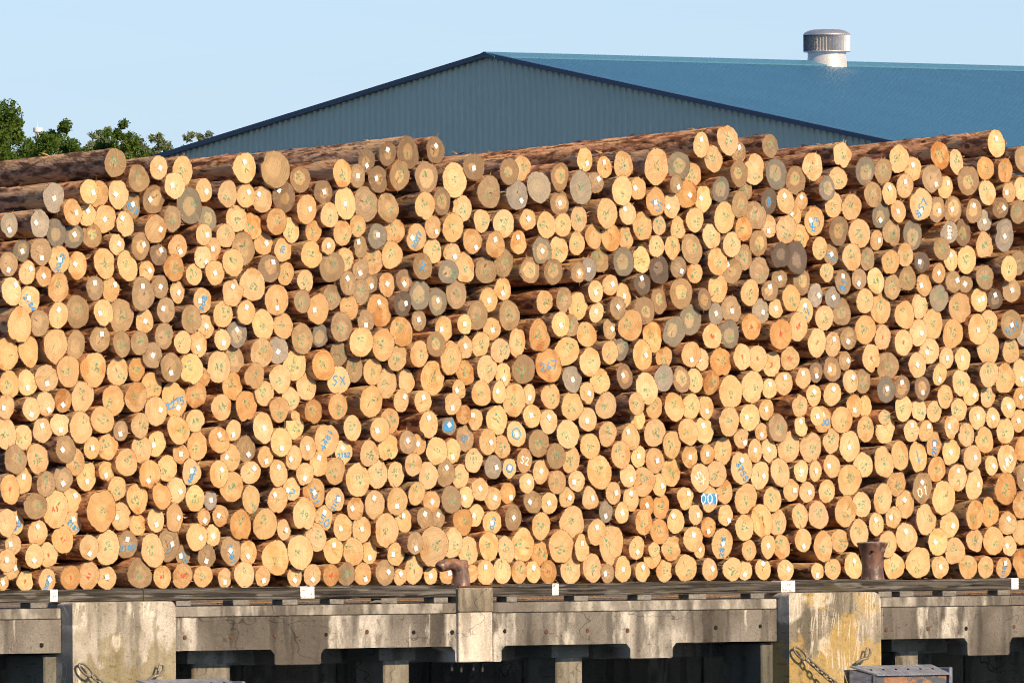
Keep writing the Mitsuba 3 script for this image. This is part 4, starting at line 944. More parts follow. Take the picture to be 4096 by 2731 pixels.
-2786 4064 814 217 92 T w6 Bb7 -30 0|tan log end painted with blue seven on its sawn face beside its white tag
-2302 4007 916 184 95 P w6 - 0 0|pale yellow log with white tag, nearest such above right of the blue seven-eighty-seven
-1710 3992 722 192 92 T w5 Bb1081 -75 0|tan log end painted with blue ten-eighty-one on its sawn face beside its white tag
-113 3978 900 191 96 P t - 0 0|pale yellow log with green stencil, nearest such below the blue fifty
238 4010 708 181 98 P w8 - 0 0|pale yellow log with white tag, nearest such below the blue fifty
1145 4025 985 226 92 P t - 0 0|big pale yellow log with green stencil, nearest such below right of the blue twenty-one-zero-two
1941 3852 762 269 92 P t - 0 0|big pale yellow log with green stencil, nearest such above left of the hooked mooring post
2738 3983 688 193 93 P t - 0 0|pale yellow log with green stencil, nearest such above right of the hooked mooring post
3105 3943 750 200 92 P t - 0 0|big pale yellow log with green stencil, nearest such below the blue ten-eighty-seven
3834 4045 763 222 92 P t - 0 0|big pale yellow log with green stencil, nearest such below right of the blue ten-eighty-seven
4548 4050 739 229 97 P t - 0 0|big pale yellow log with green stencil, nearest such right of the blue ten-eighty-seven
5538 4100 763 254 93 P t - 0 0|big pale yellow log with green stencil, nearest such below left of the white scrawl
7633 3962 757 212 93 P w5 Bb2816 85 0|pale yellow log end painted with blue twenty-eight-sixteen on its sawn face beside its white tag
9639 3969 704 212 92 P t - 0 0|big pale yellow log with green stencil, nearest such left of the flared bollard
10346 3989 889 200 94 P t - 0 0|pale yellow log with green stencil, nearest such above left of the flared bollard
11349 4033 825 202 93 P w8 - 0 0|pale yellow log with white tag, nearest such above right of the flared bollard
11959 4022 751 192 96 P w4 - 0 0|pale yellow log with white tag, nearest such right of the flared bollard
13051 3979 760 200 96 G t - 0 0|golden log with green stencil, nearest such below the green thirty-four
-3458 3923 419 206 103 T t - 0 0|big tan log with green stencil, nearest such below left of the blue seven
-2481 4085 667 138 103 T w4 Bb787 -65 0|tan log end painted with blue seven-eighty-seven on its sawn face beside its white tag
-903 3930 618 244 98 P t - 0 0|big pale yellow log with green stencil, nearest such right of the blue ten-eighty-one
-458 3943 697 230 92 P t - 0 0|big pale yellow log with green stencil, nearest such below left of the blue fifty
588 4016 691 186 95 P t - 0 0|pale yellow log with green stencil, nearest such below right of the blue fifty
4766 4132 402 195 101 P t - 0 0|pale yellow log with green stencil, second such below right of the blue ten-eighty-seven
5136 4031 425 194 92 P t - 0 0|pale yellow log with green stencil, second such below right of the green sixty-six
6975 4076 410 190 103 P t - 0 0|pale yellow log with green stencil, nearest such below left of the blue twenty-eight-sixteen
10201 3979 415 189 99 P w8 - 0 0|pale yellow log with white tag, nearest such left of the flared bollard
11077 3990 408 193 103 P t - 0 0|pale yellow log with green stencil, nearest such right of the flared bollard
11583 4014 452 232 101 P t - 0 0|big pale yellow log with green stencil, nearest such right of the flared bollard
-5012 4001 343 155 103 P w6 Bb2082 65 0|pale yellow log end painted with blue twenty-eighty-two on its sawn face beside its white tag
-4637 4006 370 171 103 O - Br 0 0|deep orange log with red marks, nearest such right of the blue twenty-eighty-two
-4284 3997 397 189 98 G - Br 0 0|golden log with red marks, nearest such right of the blue twenty-eighty-two
-2575 3973 382 172 103 G - Br 0 0|golden log with red marks, nearest such below the blue seven-eighty-seven
-1494 3980 387 184 102 P t - 0 0|pale yellow log with green stencil, nearest such below right of the blue ten-eighty-one
-2985 3947 6017 160 95 P w5 - 0 2
-2118 4077 5717 155 96 P w6 - 0 2
-4342 3841 5668 159 92 P w6 - 0 2
-4015 4070 5648 185 92 G - - 0 2
-3661 4011 5644 186 92 P w4 - 0 1
-2761 3917 5316 175 96 T t - 0 0
-4566 3967 5387 177 96 G w6 - 0 1
-4253 3992 5354 152 98 P w8 - 0 1
-3572 4013 5234 167 94 P w7 - 0 0
-5660 3996 5200 155 92 Y w2 - 0 2
-5116 3966 5224 182 92 Y w4 - 0 1
-4795 4029 5101 179 92 Hg - - 0 1
-4470 4028 5062 164 101 Hg w5 - 0 0
-4154 4000 5070 163 100 Ht t - 0 0
-3713 3996 4955 143 97 P w6 - 0 0
-3333 4000 4934 178 93 Ht w6 - 0 0
-2581 4066 4935 156 98 G w3 - 0 0
-2966 3994 4822 149 101 Hb w9 - 0 0
-2249 3899 5102 144 93 P w6 - 0 0
-5450 3980 4848 141 95 Hg w5 - 0 1
-4401 4037 4658 182 92 G w4 - 0 0
-3193 3964 4590 136 96 G w6 - 0 0
-2385 3925 4548 147 102 P t - 0 0
-5701 3963 4666 161 95 T w2 - 0 1
-5351 4006 4549 156 99 P w9 - 0 0
-5062 4016 4503 139 102 G w5 - 0 0
-2238 3917 4793 152 93 P w3 - 0 0
676 3985 5953 154 92 T w5 - 0 1
889 4037 6175 168 101 Hb w2 - 0 2
1264 4023 6275 160 99 Hb w8 - 0 2
-1366 3989 5650 161 98 P w9 - 0 1
78 4011 5721 165 102 Hb w5 - 0 2
115 3960 5396 170 96 P t - 0 1
-1170 4067 5234 176 96 G t - 0 0
-511 4017 5185 169 95 P t - 0 0
-134 3980 5169 164 101 G t - 0 0
383 3945 5153 171 96 G t - 0 0
672 3990 5251 149 94 P t - 0 0
1031 4007 5112 170 99 Hg w5 - 0 0
-1741 4023 5091 163 97 P t - 0 1
-1971 3977 4901 150 93 G w5 - 0 0
-955 4088 4995 162 99 G w6 - 0 0
37 3938 4962 117 103 P w5 - 0 0
501 4052 4787 162 102 P t - 0 0
760 4016 4959 144 92 T w7 - 0 0
-1713 3909 4719 180 94 P t - 0 0
-2017 3929 4576 171 103 G w5 - 0 0
-623 4028 4573 158 103 G t - 0 0
-324 3985 4477 152 103 P t - 0 0
753 4001 4644 142 99 T w2 - 0 0
457 3955 4450 161 92 T w8 - 0 0
3529 3979 6053 178 95 Ht t - 0 2
3859 4039 6105 172 92 P t - 0 2
4537 3996 5990 185 94 Ht t - 0 2
5252 4037 5916 143 92 T w9 - 0 1
5017 3982 6239 164 93 P w3 - 0 2
5424 4018 6141 153 92 G w8 - 0 2
2259 3956 5618 181 95 Hb t - 0 0
4564 4051 5618 171 97 Ht w5 - 0 1
3082 4034 5352 160 98 P t - 0 1
3868 3963 5368 144 94 G w5 - 0 0
4240 3979 5302 181 97 P t - 0 1
4565 3991 5304 159 92 P t - 0 1
4906 4012 5399 175 94 P t - 0 1
2129 4018 5253 160 103 G w3 - 0 0
2849 3978 5061 175 92 G w3 - 0 0
3193 3978 5009 179 96 G w8 - 0 0
3715 3994 5048 164 94 G w8 - 0 0
4157 3998 4942 186 92 Hg w5 - 0 1
4512 4046 4952 186 92 P t - 0 0
4850 4043 5045 156 92 P t - 0 0
5187 3988 5146 165 94 G - - 0 0
5523 4001 5142 187 92 G - - 0 0
2145 4039 4917 169 97 P t - 0 0
2490 4029 4893 138 101 P w3 - 0 0
2380 3970 4624 167 102 Hg t - 0 0
4786 3938 4629 141 103 Ht w5 - 0 0
5065 3977 4680 156 92 Y w5 - 0 0
5353 4066 4821 180 99 T t - 0 0
7253 3997 6483 168 92 P w8 - 0 2
7527 3994 6293 182 95 P t - 0 1
8075 4091 6396 150 101 T w8 - 0 2
8632 3988 6496 158 96 T t - 0 2
7987 3962 6083 182 95 Ht t - 0 1
5778 4007 6172 192 92 P t - 0 2
7188 4060 6056 169 97 P t - 0 1
6671 3904 5917 132 92 T w3 - 0 1
6998 3986 5772 189 92 O w6 - 0 0
6012 4017 5841 153 92 G w4 - 0 1
5677 3955 5808 199 92 P t - 0 1
6688 3993 5604 168 92 P w4 - 0 0
7337 4002 5709 172 92 P w4 - 0 0
7638 4008 5846 175 92 Hg t - 0 1
8206 4075 5845 144 97 T t - 0 0
7981 3925 5635 179 92 T t - 0 0
8951 3992 5698 176 92 P w8 - 0 1
9369 4154 5702 123 93 G w8 - 0 1
9196 4101 5511 147 96 P w4 - 0 0
5835 4003 5483 162 94 P w7 - 0 0
6134 4042 5308 192 92 G t - 0 0
6457 4024 5319 132 93 P t - 0 0
6851 4013 5279 157 92 P t - 0 0
7132 4014 5408 166 94 P t - 0 0
7407 3938 5173 172 96 P t - 0 0
8016 3956 5284 170 97 O t - 0 0
8313 4027 5481 204 92 T t - 0 0
8624 4023 5334 156 94 P w2 - 0 0
9315 4053 5192 173 92 G t - 0 0
5850 4052 5135 156 92 G t - 0 0
6372 3999 5021 152 95 P t - 0 0
6686 3991 5010 160 92 P t - 0 0
8390 4002 5085 179 99 Ht t - 0 0
8106 4025 4881 178 94 T t - 0 0
8721 3882 4909 176 95 Hd - - 0 0
6096 3981 4826 179 93 P t - 0 0
6815 3984 4721 152 100 T w3 - 0 0
7116 4003 4641 144 103 G t - 0 0
9582 4007 5021 159 92 P t - 0 0
12076 4017 6403 182 95 O t - 0 2
11205 3991 6339 193 92 P t - 0 2
12401 4013 6318 166 97 P t - 0 2
10089 3994 6383 176 94 P t - 0 2
10500 3964 6159 189 92 Hg t - 0 2
10905 3991 6156 175 92 T t - 0 2
11517 4007 6194 168 92 G w8 - 0 2
10023 4015 6040 171 100 P t - 0 1
9689 3951 5889 167 92 Hg t - 0 1
11307 3993 5945 168 92 P w8 - 0 1
12163 4013 5934 157 96 P w9 - 0 1
12987 4008 6229 165 95 O t - 0 1
13393 3987 6197 169 92 O t - 0 1
13004 4000 5869 174 98 P t - 0 1
13448 3993 5875 138 93 P w4 - 0 1
10968 3996 5830 155 94 P w8 - 0 1
10616 3981 5811 177 94 T t - 0 1
9922 4004 5654 180 95 G t - 0 0
10271 3992 5628 186 93 P t - 0 0
10846 3989 5516 175 97 Hg w2 - 0 0
11176 3978 5579 155 94 G w5 - 0 0
11993 4005 5610 183 92 Ht w6 - 0 0
12342 4026 5614 183 92 Ht w5 - 0 0
12708 3982 5596 169 92 Ht w8 - 0 1
13209 3998 5639 147 96 Hb w6 - 0 0
13609 3977 5591 166 92 T t - 0 0
13731 4016 5938 166 92 P - - 0 1
12979 4011 5457 151 97 Y w5 - 0 0
10764 3997 5151 144 94 G w6 - 0 0
11066 4002 5258 180 97 T t - 0 0
12534 4016 5280 189 94 Hb t - 0 0
12951 3988 5097 181 93 P t Bg 0 0
12018 3919 5036 159 93 T t - 0 0
12270 4026 4881 151 92 P w8 - 0 0
10558 3994 4874 157 92 T t - 0 0
9872 4009 4927 145 96 T w5 Bb257 -45 0
11006 3967 4833 170 95 G t - 0 0
11308 4004 4940 165 93 P t - 0 0
11628 4012 4838 145 94 Hd w4 - 0 0
12926 4003 4624 178 103 T t Bg2213 0 0
13372 3954 4756 185 97 P t - 0 0
13701 4040 4848 173 92 T t - 0 0
9781 4031 4675 133 99 P t - 0 0
10729 3986 4558 180 92 P t Bg 0 0
11385 4017 4598 174 92 T t - 0 0
11988 4004 4677 141 99 G w5 - 0 0
13739 3974 6374 187 92 T - - 0 2
-5639 4023 4293 179 92 P w9 - 0 0
-4134 3989 4350 161 96 T w8 - 0 0
-3823 3991 4332 165 96 P w9 - 0 0
-4019 4020 4008 176 94 P w4 - 0 0
-4800 4026 3971 175 94 P w8 - 0 0
-2949 4007 4371 156 97 T w5 - 0 0
-2596 4019 4305 144 93 P w5 - 0 0
-2820 3998 4055 167 94 T w4 - 0 0
-3187 4029 3900 165 92 P w5 - 0 0
-5140 3999 3864 170 92 T - - 0 0
-5678 4014 3436 213 92 G - - 0 0
-4453 4004 3565 183 92 T - - 0 0
-4047 3993 3646 171 92 T w8 - 0 0
-3730 3899 3581 168 92 T t - 0 0
-3418 3878 3597 161 98 T t - 0 0
-2884 3998 3697 172 96 T t - 0 0
-3152 3949 3425 172 96 T w5 - 0 0
-2582 3947 3608 158 94 P t - 0 0
-2275 3979 3586 165 92 P w2 - 0 0
-2088 4058 3833 159 92 P w5 - 0 0
-3399 3969 3232 157 94 O t - 0 0
-5653 3999 3024 173 92 G t - 0 0
-5324 4024 3044 172 95 P w2 - 0 0
-2333 3951 2888 177 98 O t - 0 0
-4717 4008 2802 157 103 O w2 - 0 0
-5035 3997 2756 157 92 P w3 - 0 0
-5325 3950 2684 156 98 P w2 - 0 0
-5745 3985 2716 160 92 P w4 - 0 0
-2318 3989 2524 160 101 P t Bg 0 0
-2172 3981 3129 127 92 O - - 0 0
-420 3950 4189 157 92 T t - 0 0
213 4011 4253 168 93 T t - 0 0
747 4020 4330 167 92 T t - 0 0
1013 4076 4453 140 99 Hb w2 - 0 0
1297 4068 4438 159 93 G w5 - 0 0
1588 4008 4498 153 97 Hb w2 - 0 0
522 4001 4108 164 96 G - - 0 0
809 4003 3922 147 95 T w2 - 0 0
-1813 3959 4000 179 95 P t - 0 0
-1427 4001 4029 161 93 P w8 - 0 0
-1843 4026 3648 144 97 P w2 - 0 0
5 4022 3716 149 94 Hg - - 0 0
-763 4032 3506 179 92 Y w5 - 0 0
-1522 4074 3381 176 93 T t - 0 0
336 4007 3457 165 97 T t - 0 0
648 4032 3251 174 93 T t - 0 0
1664 4055 3078 161 92 P - - 0 0
-1288 3965 3145 174 97 G t - 0 0
-1610 4047 3004 182 92 G t - 0 0
-1055 4011 2908 177 96 P t - 0 0
-541 4034 2833 162 98 P t - 0 0
-217 4047 3000 183 93 P t - 0 0
1541 4040 2806 152 92 P w9 - 0 0
-121 4049 2653 164 100 O t - 0 0
-817 3973 2679 169 103 G t - 0 0
-606 3915 2600 68 103 G - - 0 0
1307 4042 2517 181 95 G t - 0 0
3195 4037 4232 166 96 G w5 - 0 0
3459 4014 4389 156 92 G w2 - 0 0
4228 3993 4211 157 92 P t - 0 0
4552 3985 4240 174 93 T t - 0 0
4925 4062 4154 186 92 P t - 0 0
5189 4006 4367 151 92 P w5 - 0 0
5496 4017 4458 141 93 P w6 - 0 0
5228 4020 4067 143 100 P w5 - 0 0
1883 4039 3933 138 95 T w5 - 0 0
2325 3996 3821 172 92 P w4 - 0 0
2614 3898 3884 137 98 P w5 - 0 0
3247 4028 3826 154 93 P w5 - 0 0
4435 3924 3893 170 96 P w5 - 0 0
4747 4021 3880 157 92 T t - 0 0
5488 4024 3830 143 94 T w6 - 0 0
2090 3948 3598 165 92 Ht t - 0 0
1786 3952 3462 184 92 G t - 0 0
2729 4010 3566 156 92 P w5 - 0 0
3036 4068 3601 169 92 P t - 0 0
3358 4007 3514 174 102 P t - 0 0
5404 3975 3495 160 95 G t - 0 0
2739 4048 3208 178 99 O t - 0 0
3459 4010 3176 162 96 P w2 - 0 0
2565 3999 2964 136 101 P w4 - 0 0
2994 3981 2911 179 96 G t - 0 0
3304 3983 2925 146 96 P w4 - 0 0
3979 4042 2899 137 92 P w2 - 0 0
4348 4026 2872 172 94 G t - 0 0
5041 3997 2920 145 93 P w6 - 0 0
1905 4009 2795 155 96 G w8 - 0 0
2382 3928 2761 151 103 P w2 - 0 0
2663 3970 2611 130 93 O - - 0 0
3937 4009 2591 159 95 P w5 - 0 0
4280 4014 2510 163 92 P w8 - 0 0
2917 4060 2544 145 95 P w7 - 0 0
2183 4180 2573 103 103 P w5 - 0 0
5055 4017 2544 166 95 P w5 - 0 0
5829 4063 4310 168 93 P w5 - 0 0
5576 3938 4131 157 92 T w5 - 0 0
6105 3997 4476 152 97 Hd w8 - 0 0
6504 4053 4239 177 95 Ht t - 0 0
7292 3937 4265 148 92 Hb - - 0 0
7545 3979 4060 149 92 Y w5 - 0 0
7447 3977 3736 178 99 P - Br 0 0
8195 3976 4367 183 93 P t - 0 0
8599 3993 4397 142 100 Ht w8 - 0 0
8802 3985 4572 132 100 T w5 - 0 0
9268 4006 4527 169 95 Ht t - 0 0
9000 3996 4296 179 92 G t - 0 0
9577 4097 4342 156 92 Y w6 - 0 0
8449 4008 4106 179 92 Y w6 - 0 0
8745 4041 4142 133 92 P w5 - 0 0
9087 3907 3881 206 92 P - Br 0 0
8193 3936 3877 182 95 O - Br 0 0
5703 4033 3543 157 92 Hg t - 0 0
6594 4052 3431 150 99 G t - 0 0
6985 3977 3473 180 94 G w2 - 0 0
7297 4037 3405 155 92 P w4 - 0 0
8020 3968 3442 182 92 P - Br 0 0
8370 4021 3422 185 92 P - Br 0 0
8705 4046 3340 176 99 P - Br 0 0
9042 4019 3424 176 96 P - Br 0 0
9243 3991 3141 148 95 P w8 - 0 0
9523 4015 3225 141 103 Hb w2 - 0 0
5759 4016 3161 170 95 Hb w4 - 0 0
6478 3999 3134 183 94 Y t - 0 0
6825 3959 3115 181 92 Ht t - 0 0
7155 4055 3102 165 92 P t - 0 0
7468 3996 3068 165 96 O t - 0 0
8605 3991 2987 142 100 P w8 - 0 0
8902 4005 3064 168 95 P w8 - 0 0
9458 4000 2892 146 92 P w8 - 0 0
5860 3895 2764 158 100 P t - 0 0
6353 4008 2710 157 99 G t - 0 0
7052 3975 2731 171 92 P t - 0 0
7366 4012 2710 159 92 P w2 - 0 0
8222 4022 2571 189 93 P w4 - 0 0
7931 4169 2614 119 103 P - - 0 0
8538 4015 2683 147 98 P w5 - 0 0
9143 3969 2739 159 100 P t - 0 0
9389 3820 2587 133 92 P w5 - 0 0
6070 4057 2557 151 101 P - - 0 0
10403 3998 4584 145 94 T w2 - 0 0
11067 3998 4470 169 93 T t - 0 0
11722 3994 4503 156 94 G w4 - 0 0
12295 3998 4556 149 93 T w6 - 0 0
12571 3997 4523 128 103 T w5 - 0 0
12044 4018 4323 188 92 Y t - 0 0
13527 4025 4445 179 99 T w5 - 0 0
13185 4040 4309 145 97 Hd w8 - 0 0
9867 4011 4309 150 92 Y w5 - 0 0
10507 3998 4264 172 94 P t - 0 0
9717 4028 4016 173 92 P t - 0 0
11633 4016 4194 174 92 P t - 0 0
12836 4010 4293 171 95 P w5 - 0 0
13076 4019 3978 170 93 P t - 0 0
13772 4052 3784 162 92 Y w6 - 0 0
10874 3994 3737 171 93 P - Br 0 0
11245 3967 3662 185 93 P - Br 0 0
11566 3978 3803 182 93 P w6 - 0 0
9898 4052 3628 173 92 P w8 - 0 0
10201 4004 3720 154 93 T w2 - 0 0
10635 3987 3436 194 92 P - Br 0 0
11529 3995 3334 182 93 P w5 - 0 0
11813 3996 3538 185 92 P w4 - 0 0
12178 4020 3441 153 94 P w5 - 0 0
12506 3999 3428 164 95 P w5 - 0 0
13504 4012 3551 172 96 P t - 0 0
10126 3999 3393 136 96 T w6 - 0 0
9851 3992 3267 175 94 Ht w4 - 0 0
10176 3951 3094 160 92 P w9 - 0 0
10488 4041 3095 167 92 T t - 0 0
10890 3976 2976 181 92 Hg w5 - 0 0
11247 3986 3013 157 96 Hb w8 - 0 0
11641 4004 2999 166 94 Hb w2 - 0 0
12014 3974 3203 151 92 P w2 - 0 0
12426 3979 3078 185 92 P t Bg 0 0
12936 3969 3205 179 92 P t - 0 0
13722 4024 3221 196 92 P w2 - 0 0
9826 3999 2906 164 93 P w8 - 0 0
12123 3990 2874 165 92 P t - 0 0
12701 4025 2903 149 93 P w6 - 0 0
13067 4052 2902 167 94 P t - 0 0
13684 3996 2861 155 92 G w5 - 0 0
10305 4002 2741 160 96 G w2 - 0 0
10598 4081 2733 147 92 P - - 0 0
11314 4063 2705 174 92 P t - 0 0
11620 4016 2678 147 92 P t - 0 0
11908 4002 2657 151 96 P t - 0 0
12367 4003 2685 159 97 P t - 0 0
12789 4007 2571 170 93 P w5 - 0 0
13427 3996 2720 148 92 P w5 - 0 0
13091 3994 2564 146 93 P w5 - 0 0
10778 3877 2573 106 103 P t - 0 0
-5403 4019 2296 168 93 P t - 0 0
-5083 3970 2394 163 99 P w8 - 0 0
-4770 3981 2472 158 101 P w2 - 0 0
-3696 4007 2386 132 95 T w2 - 0 0
-3369 4018 2459 164 95 P t - 0 0
-2978 4032 2207 165 92 P w4 - 0 0
-4218 3997 2150 146 93 P w5 - 0 0
-4793 3845 2138 174 96 T w4 - 0 0
-4506 3994 1966 177 92 G t - 0 0
-3898 4040 1833 140 98 G w2 - 0 0
-2576 4016 2067 139 100 G w5 - 0 0
-2267 4000 2173 184 92 G t - 0 0
-4730 3975 1730 165 96 T w2 - 0 0
-5058 3953 1660 166 94 T t - 0 0
-5372 4039 1706 167 92 P w8 - 0 0
-3731 4017 1595 165 96 P t - 0 0
-3003 3990 1486 174 92 O - - 0 0
-2657 4008 1564 171 98 P w6 - 0 0
-2331 4023 1451 173 94 P t - 0 0
-4491 4071 1430 167 99 P w9 - 0 0
-3352 4020 1092 147 103 G t - 0 0
-3064 4022 1156 162 93 P w2 - 0 0
-2687 4017 1187 184 92 G w6 - 0 0
-2155 4017 1191 115 92 G w2 - 0 0
-5813 3932 1132 182 92 P - - 0 0
-5495 4058 1131 151 92 P w8 Bb08 35 0
-5647 4012 833 146 96 P w4 - 0 0
-4344 3885 785 171 95 P w2 - 0 0
-5296 3930 673 169 101 P w2 - 0 0
-4979 3991 686 164 95 P - Br 0 0
-1627 3995 2391 142 95 P w2 - 0 0
-1923 3949 2259 176 93 G w8 - 0 0
-1364 4030 2132 172 92 T w3 - 0 0
-1034 3993 2024 141 98 G w2 - 0 0
-539 3945 2009 157 92 P w4 - 0 0
-268 4008 2144 160 92 P w5 - 0 0
580 3980 2423 170 92 P t - 0 0
998 3949 2403 164 92 P w4 - 0 0
1205 3933 2147 181 95 P t - 0 0
1523 3976 2221 161 92 T w5 - 0 0
827 3980 2067 174 92 P t - 0 0
-43 4004 1928 167 92 G w8 - 0 0
273 4060 1820 183 92 G t - 0 0
-313 4001 1782 154 96 P w2 - 0 0
-810 4008 1797 179 95 P w8 - 0 0
-1311 4019 1805 162 98 P w9 - 0 0
-1303 4012 1433 179 92 P t - 0 0
1397 3999 1770 168 92 P t - 0 0
632 3989 1297 158 93 G w4 - 0 0
973 4000 1349 190 92 P w8 - 0 0
1349 3940 1394 181 92 P w2 - 0 0
-684 4008 1010 140 96 P w6 - 0 0
-1859 3990 1203 146 99 G w4 - 0 0
-2024 4010 1423 128 93 Y w5 - 0 0
-1993 4030 936 141 92 P w5 - 0 0
760 4024 1001 179 98 P w5 - 0 0
1551 4006 1130 168 92 P w8 - 0 0
912 4026 673 153 95 P w2 - 0 0
1294 3941 647 160 99 P w4 - 0 0
-1350 4026 690 167 101 G w2 - 0 0
1937 3917 2471 178 92 P w8 - 0 0
2380 3969 2449 127 99 Y w5 Bf 0 0
5423 4017 2332 166 95 P t - 0 0
4392 3990 2020 173 92 T t Bg66 20 0
4727 4046 1971 182 94 P t - 0 0
5077 3982 2162 178 97 G t - 0 0
3103 4018 2226 175 92 P w6 - 0 0
3426 4014 2157 161 94 G t - 0 0
2475 4017 2098 162 92 P w2 - 0 0
2875 4070 1963 167 97 P t - 0 0
3239 4000 1866 163 97 Y w6 - 0 0
3527 3996 1852 133 92 P w5 BbO 0 0
3853 4023 1960 166 96 G t Bw 0 0
4146 4004 1796 164 97 P w5 - 0 0
4804 4002 1665 147 101 P w4 - 0 0
4427 4002 1652 164 97 G t - 0 0
3844 3986 1641 139 100 P w6 - 0 0
1812 4001 2192 142 92 G w5 - 0 0
1678 3945 1911 161 92 P t - 0 0
2328 3997 1788 182 92 T w8 - 0 0
2653 4047 1739 163 93 P t - 0 0
2980 4019 1556 160 97 P w5 - 0 0
3253 4020 1426 157 98 P w6 - 0 0
3533 4037 1500 146 101 O w3 - 0 0
2712 3994 1449 143 92 P w4 - 0 0
1754 3974 1500 155 92 P t - 0 0
2042 3983 1384 151 103 G w5 - 0 0
1854 3983 1152 151 94 T w8 - 0 0
2187 3996 1147 140 103 T w8 - 0 0
3963 4008 1375 165 103 T w4 - 0 0
4282 3997 1354 147 96 P w5 - 0 0
4642 4008 1434 142 103 P w6 - 0 0
5077 4030 1418 157 96 P w6 - 0 0
5381 3990 1226 149 94 Y w2 - 0 0
5510 3966 1491 151 92 P w6 - 0 0
2935 4022 1184 157 94 P w4 - 0 0
3581 3982 1153 177 97 T w5 - 0 0
4135 3979 1035 181 94 P t - 0 0
5167 3940 937 177 92 P w8 - 0 0
2384 3966 802 199 92 P t - 0 0
3460 3981 703 178 92 P t - 0 0
4929 3997 708 171 92 P w8 - 0 0
4184 4110 647 167 92 O t - 0 0
1544 3809 806 151 92 T w2 - 0 0
6958 3958 2365 185 92 P t - 0 0
7304 3998 2385 178 92 P w8 - 0 0
9174 3921 2446 136 92 P w8 - 0 0
8442 4016 2363 128 100 P w2 - 0 0
8033 4021 2267 136 92 P w3 - 0 0
7662 3997 2089 182 92 P t - 0 0
8293 3959 2088 159 92 P w5 - 0 0
8610 4015 2094 172 92 P w5 - 0 0
5616 3929 2038 190 92 G t - 0 0
6032 3999 2010 148 92 P w5 - 0 0
6337 4008 1954 178 99 G w6 - 0 0
6995 3981 2007 153 94 P w5 - 0 0
7333 4012 2041 143 99 G w5 - 0 0
5777 4007 1743 162 102 P w3 - 0 0
6436 4007 1604 150 99 P w6 - 0 0
7501 3993 1759 185 92 P t - 0 0
9210 3988 1795 151 94 P w5 BwS 0 0
9528 4003 1794 140 92 P w5 - 0 0
9056 4021 1519 156 92 P w6 - 0 0
9342 4021 1490 145 94 P w6 - 0 0
5870 3980 1408 161 92 P w8 - 0 0
6201 4028 1311 147 95 O w5 - 0 0
6497 4057 1296 164 92 O t - 0 0
6916 3981 1417 155 96 P w9 - 0 0
7714 4002 1503 164 94 G t - 0 0
8666 4011 1389 176 96 P t - 0 0
8801 4058 1049 179 92 P t - 0 0
9161 3982 1144 169 92 P t - 0 0
9507 3995 1156 193 92 P t - 0 0
7666 3973 1166 145 92 P w3 - 0 0
7108 3978 1175 141 95 P w6 - 0 0
6749 4007 1081 171 92 P w7 - 0 0
6445 4013 939 172 100 O t - 0 0
6008 3909 1078 171 92 G t - 0 0
5664 3990 1204 139 94 P w5 - 0 0
7348 3986 995 143 93 O w2 - 0 0
7069 4001 826 172 93 P w8 - 0 0
8039 3959 984 182 92 P t - 0 0
7298 4101 674 116 98 P w5 - 0 0
6746 4103 709 187 92 P t - 0 0
5926 3958 706 158 94 P w2 - 0 0
6175 3839 680 104 103 P t - 0 0
8486 3979 712 155 92 P w5 - 0 0
8845 4018 702 170 92 P t - 0 0
8167 4008 659 148 99 G t - 0 0
9202 3976 794 165 94 P w2 - 0 0
10507 4005 2404 180 95 P t - 0 0
12164 3997 2431 161 92 P w4 - 0 0
13338 4021 2374 181 95 P t - 0 0
13640 3994 2522 155 92 P w5 - 0 0
11409 4010 2375 154 92 P w8 - 0 0
11693 4003 2375 144 92 P w9 - 0 0
12245 4003 2073 185 92 P w5 - 0 0
12507 3957 2318 165 92 P t - 0 0
12618 3963 1981 180 93 P w6 - 0 0
13064 4003 1868 138 92 P w6 - 0 0
13721 4033 2106 169 92 O - - 0 0
9833 3992 2231 174 96 P t - 0 0
10480 4054 1875 178 97 P t - 0 0
11225 4013 2020 194 92 P t - 0 0
9832 4006 1863 164 97 P w4 - 0 0
11145 4035 1601 177 96 G t - 0 0
11962 4015 1815 181 99 G t - 0 0
13689 4001 1690 189 92 T t BwS 0 0
13634 3977 1289 189 92 G t - 0 0
9731 4024 1502 160 92 P t - 0 0
10451 4017 1304 174 92 P t - 0 0
11343 4022 1307 188 92 P w8 - 0 0
11085 4016 1113 151 92 P w4 - 0 0
10736 3993 1017 164 92 P w8 - 0 0
12220 4008 995 181 95 P w6 - 0 0
13047 4013 1180 202 92 O t - 0 0
13371 3960 1016 160 93 P w8 - 0 0
13661 4000 881 176 92 G - - 0 0
9995 4001 781 169 95 P t - 0 0
10912 3962 727 183 92 P t - 0 0
12661 3966 771 160 95 P t - 0 0
13395 3965 686 150 97 P w4 - 0 0
12305 3979 614 190 94 P t - 0 0
-2108 4037 650 161 103 T w2 - 0 0
-5852 3915 618 153 92 P w5 - 0 0
-5573 4075 512 159 99 P w6 - 0 0
-5352 4054 331 140 103 P - Br 0 0
-3915 4009 363 156 99 P w5 - 0 0
-2942 4015 370 157 103 P - Br 0 0
-2225 3953 371 157 103 G t - 0 0
-1806 4000 345 138 103 P w2 - 0 0
-5816 3968 320 107 92 P w5 - 0 0
-1159 3915 361 136 94 G w2 - 0 0
-508 4003 349 134 101 P w2 - 0 0
-163 3998 369 154 103 P w2 - 0 0
139 3988 366 151 98 O - Br 0 0
435 4002 379 154 92 T t - 0 0
759 3994 376 158 102 G w3 - 0 0
1098 3941 396 175 99 T w6 - 0 0
1389 3925 332 116 103 G w8 - 0 0
1662 3921 429 187 92 P t - 0 0
2022 3968 342 122 99 P w5 - 0 0
2330 4002 340 123 99 G w9 - 0 0
3008 3919 380 171 93 P w8 - 0 0
3334 3947 397 171 93 P t - 0 0
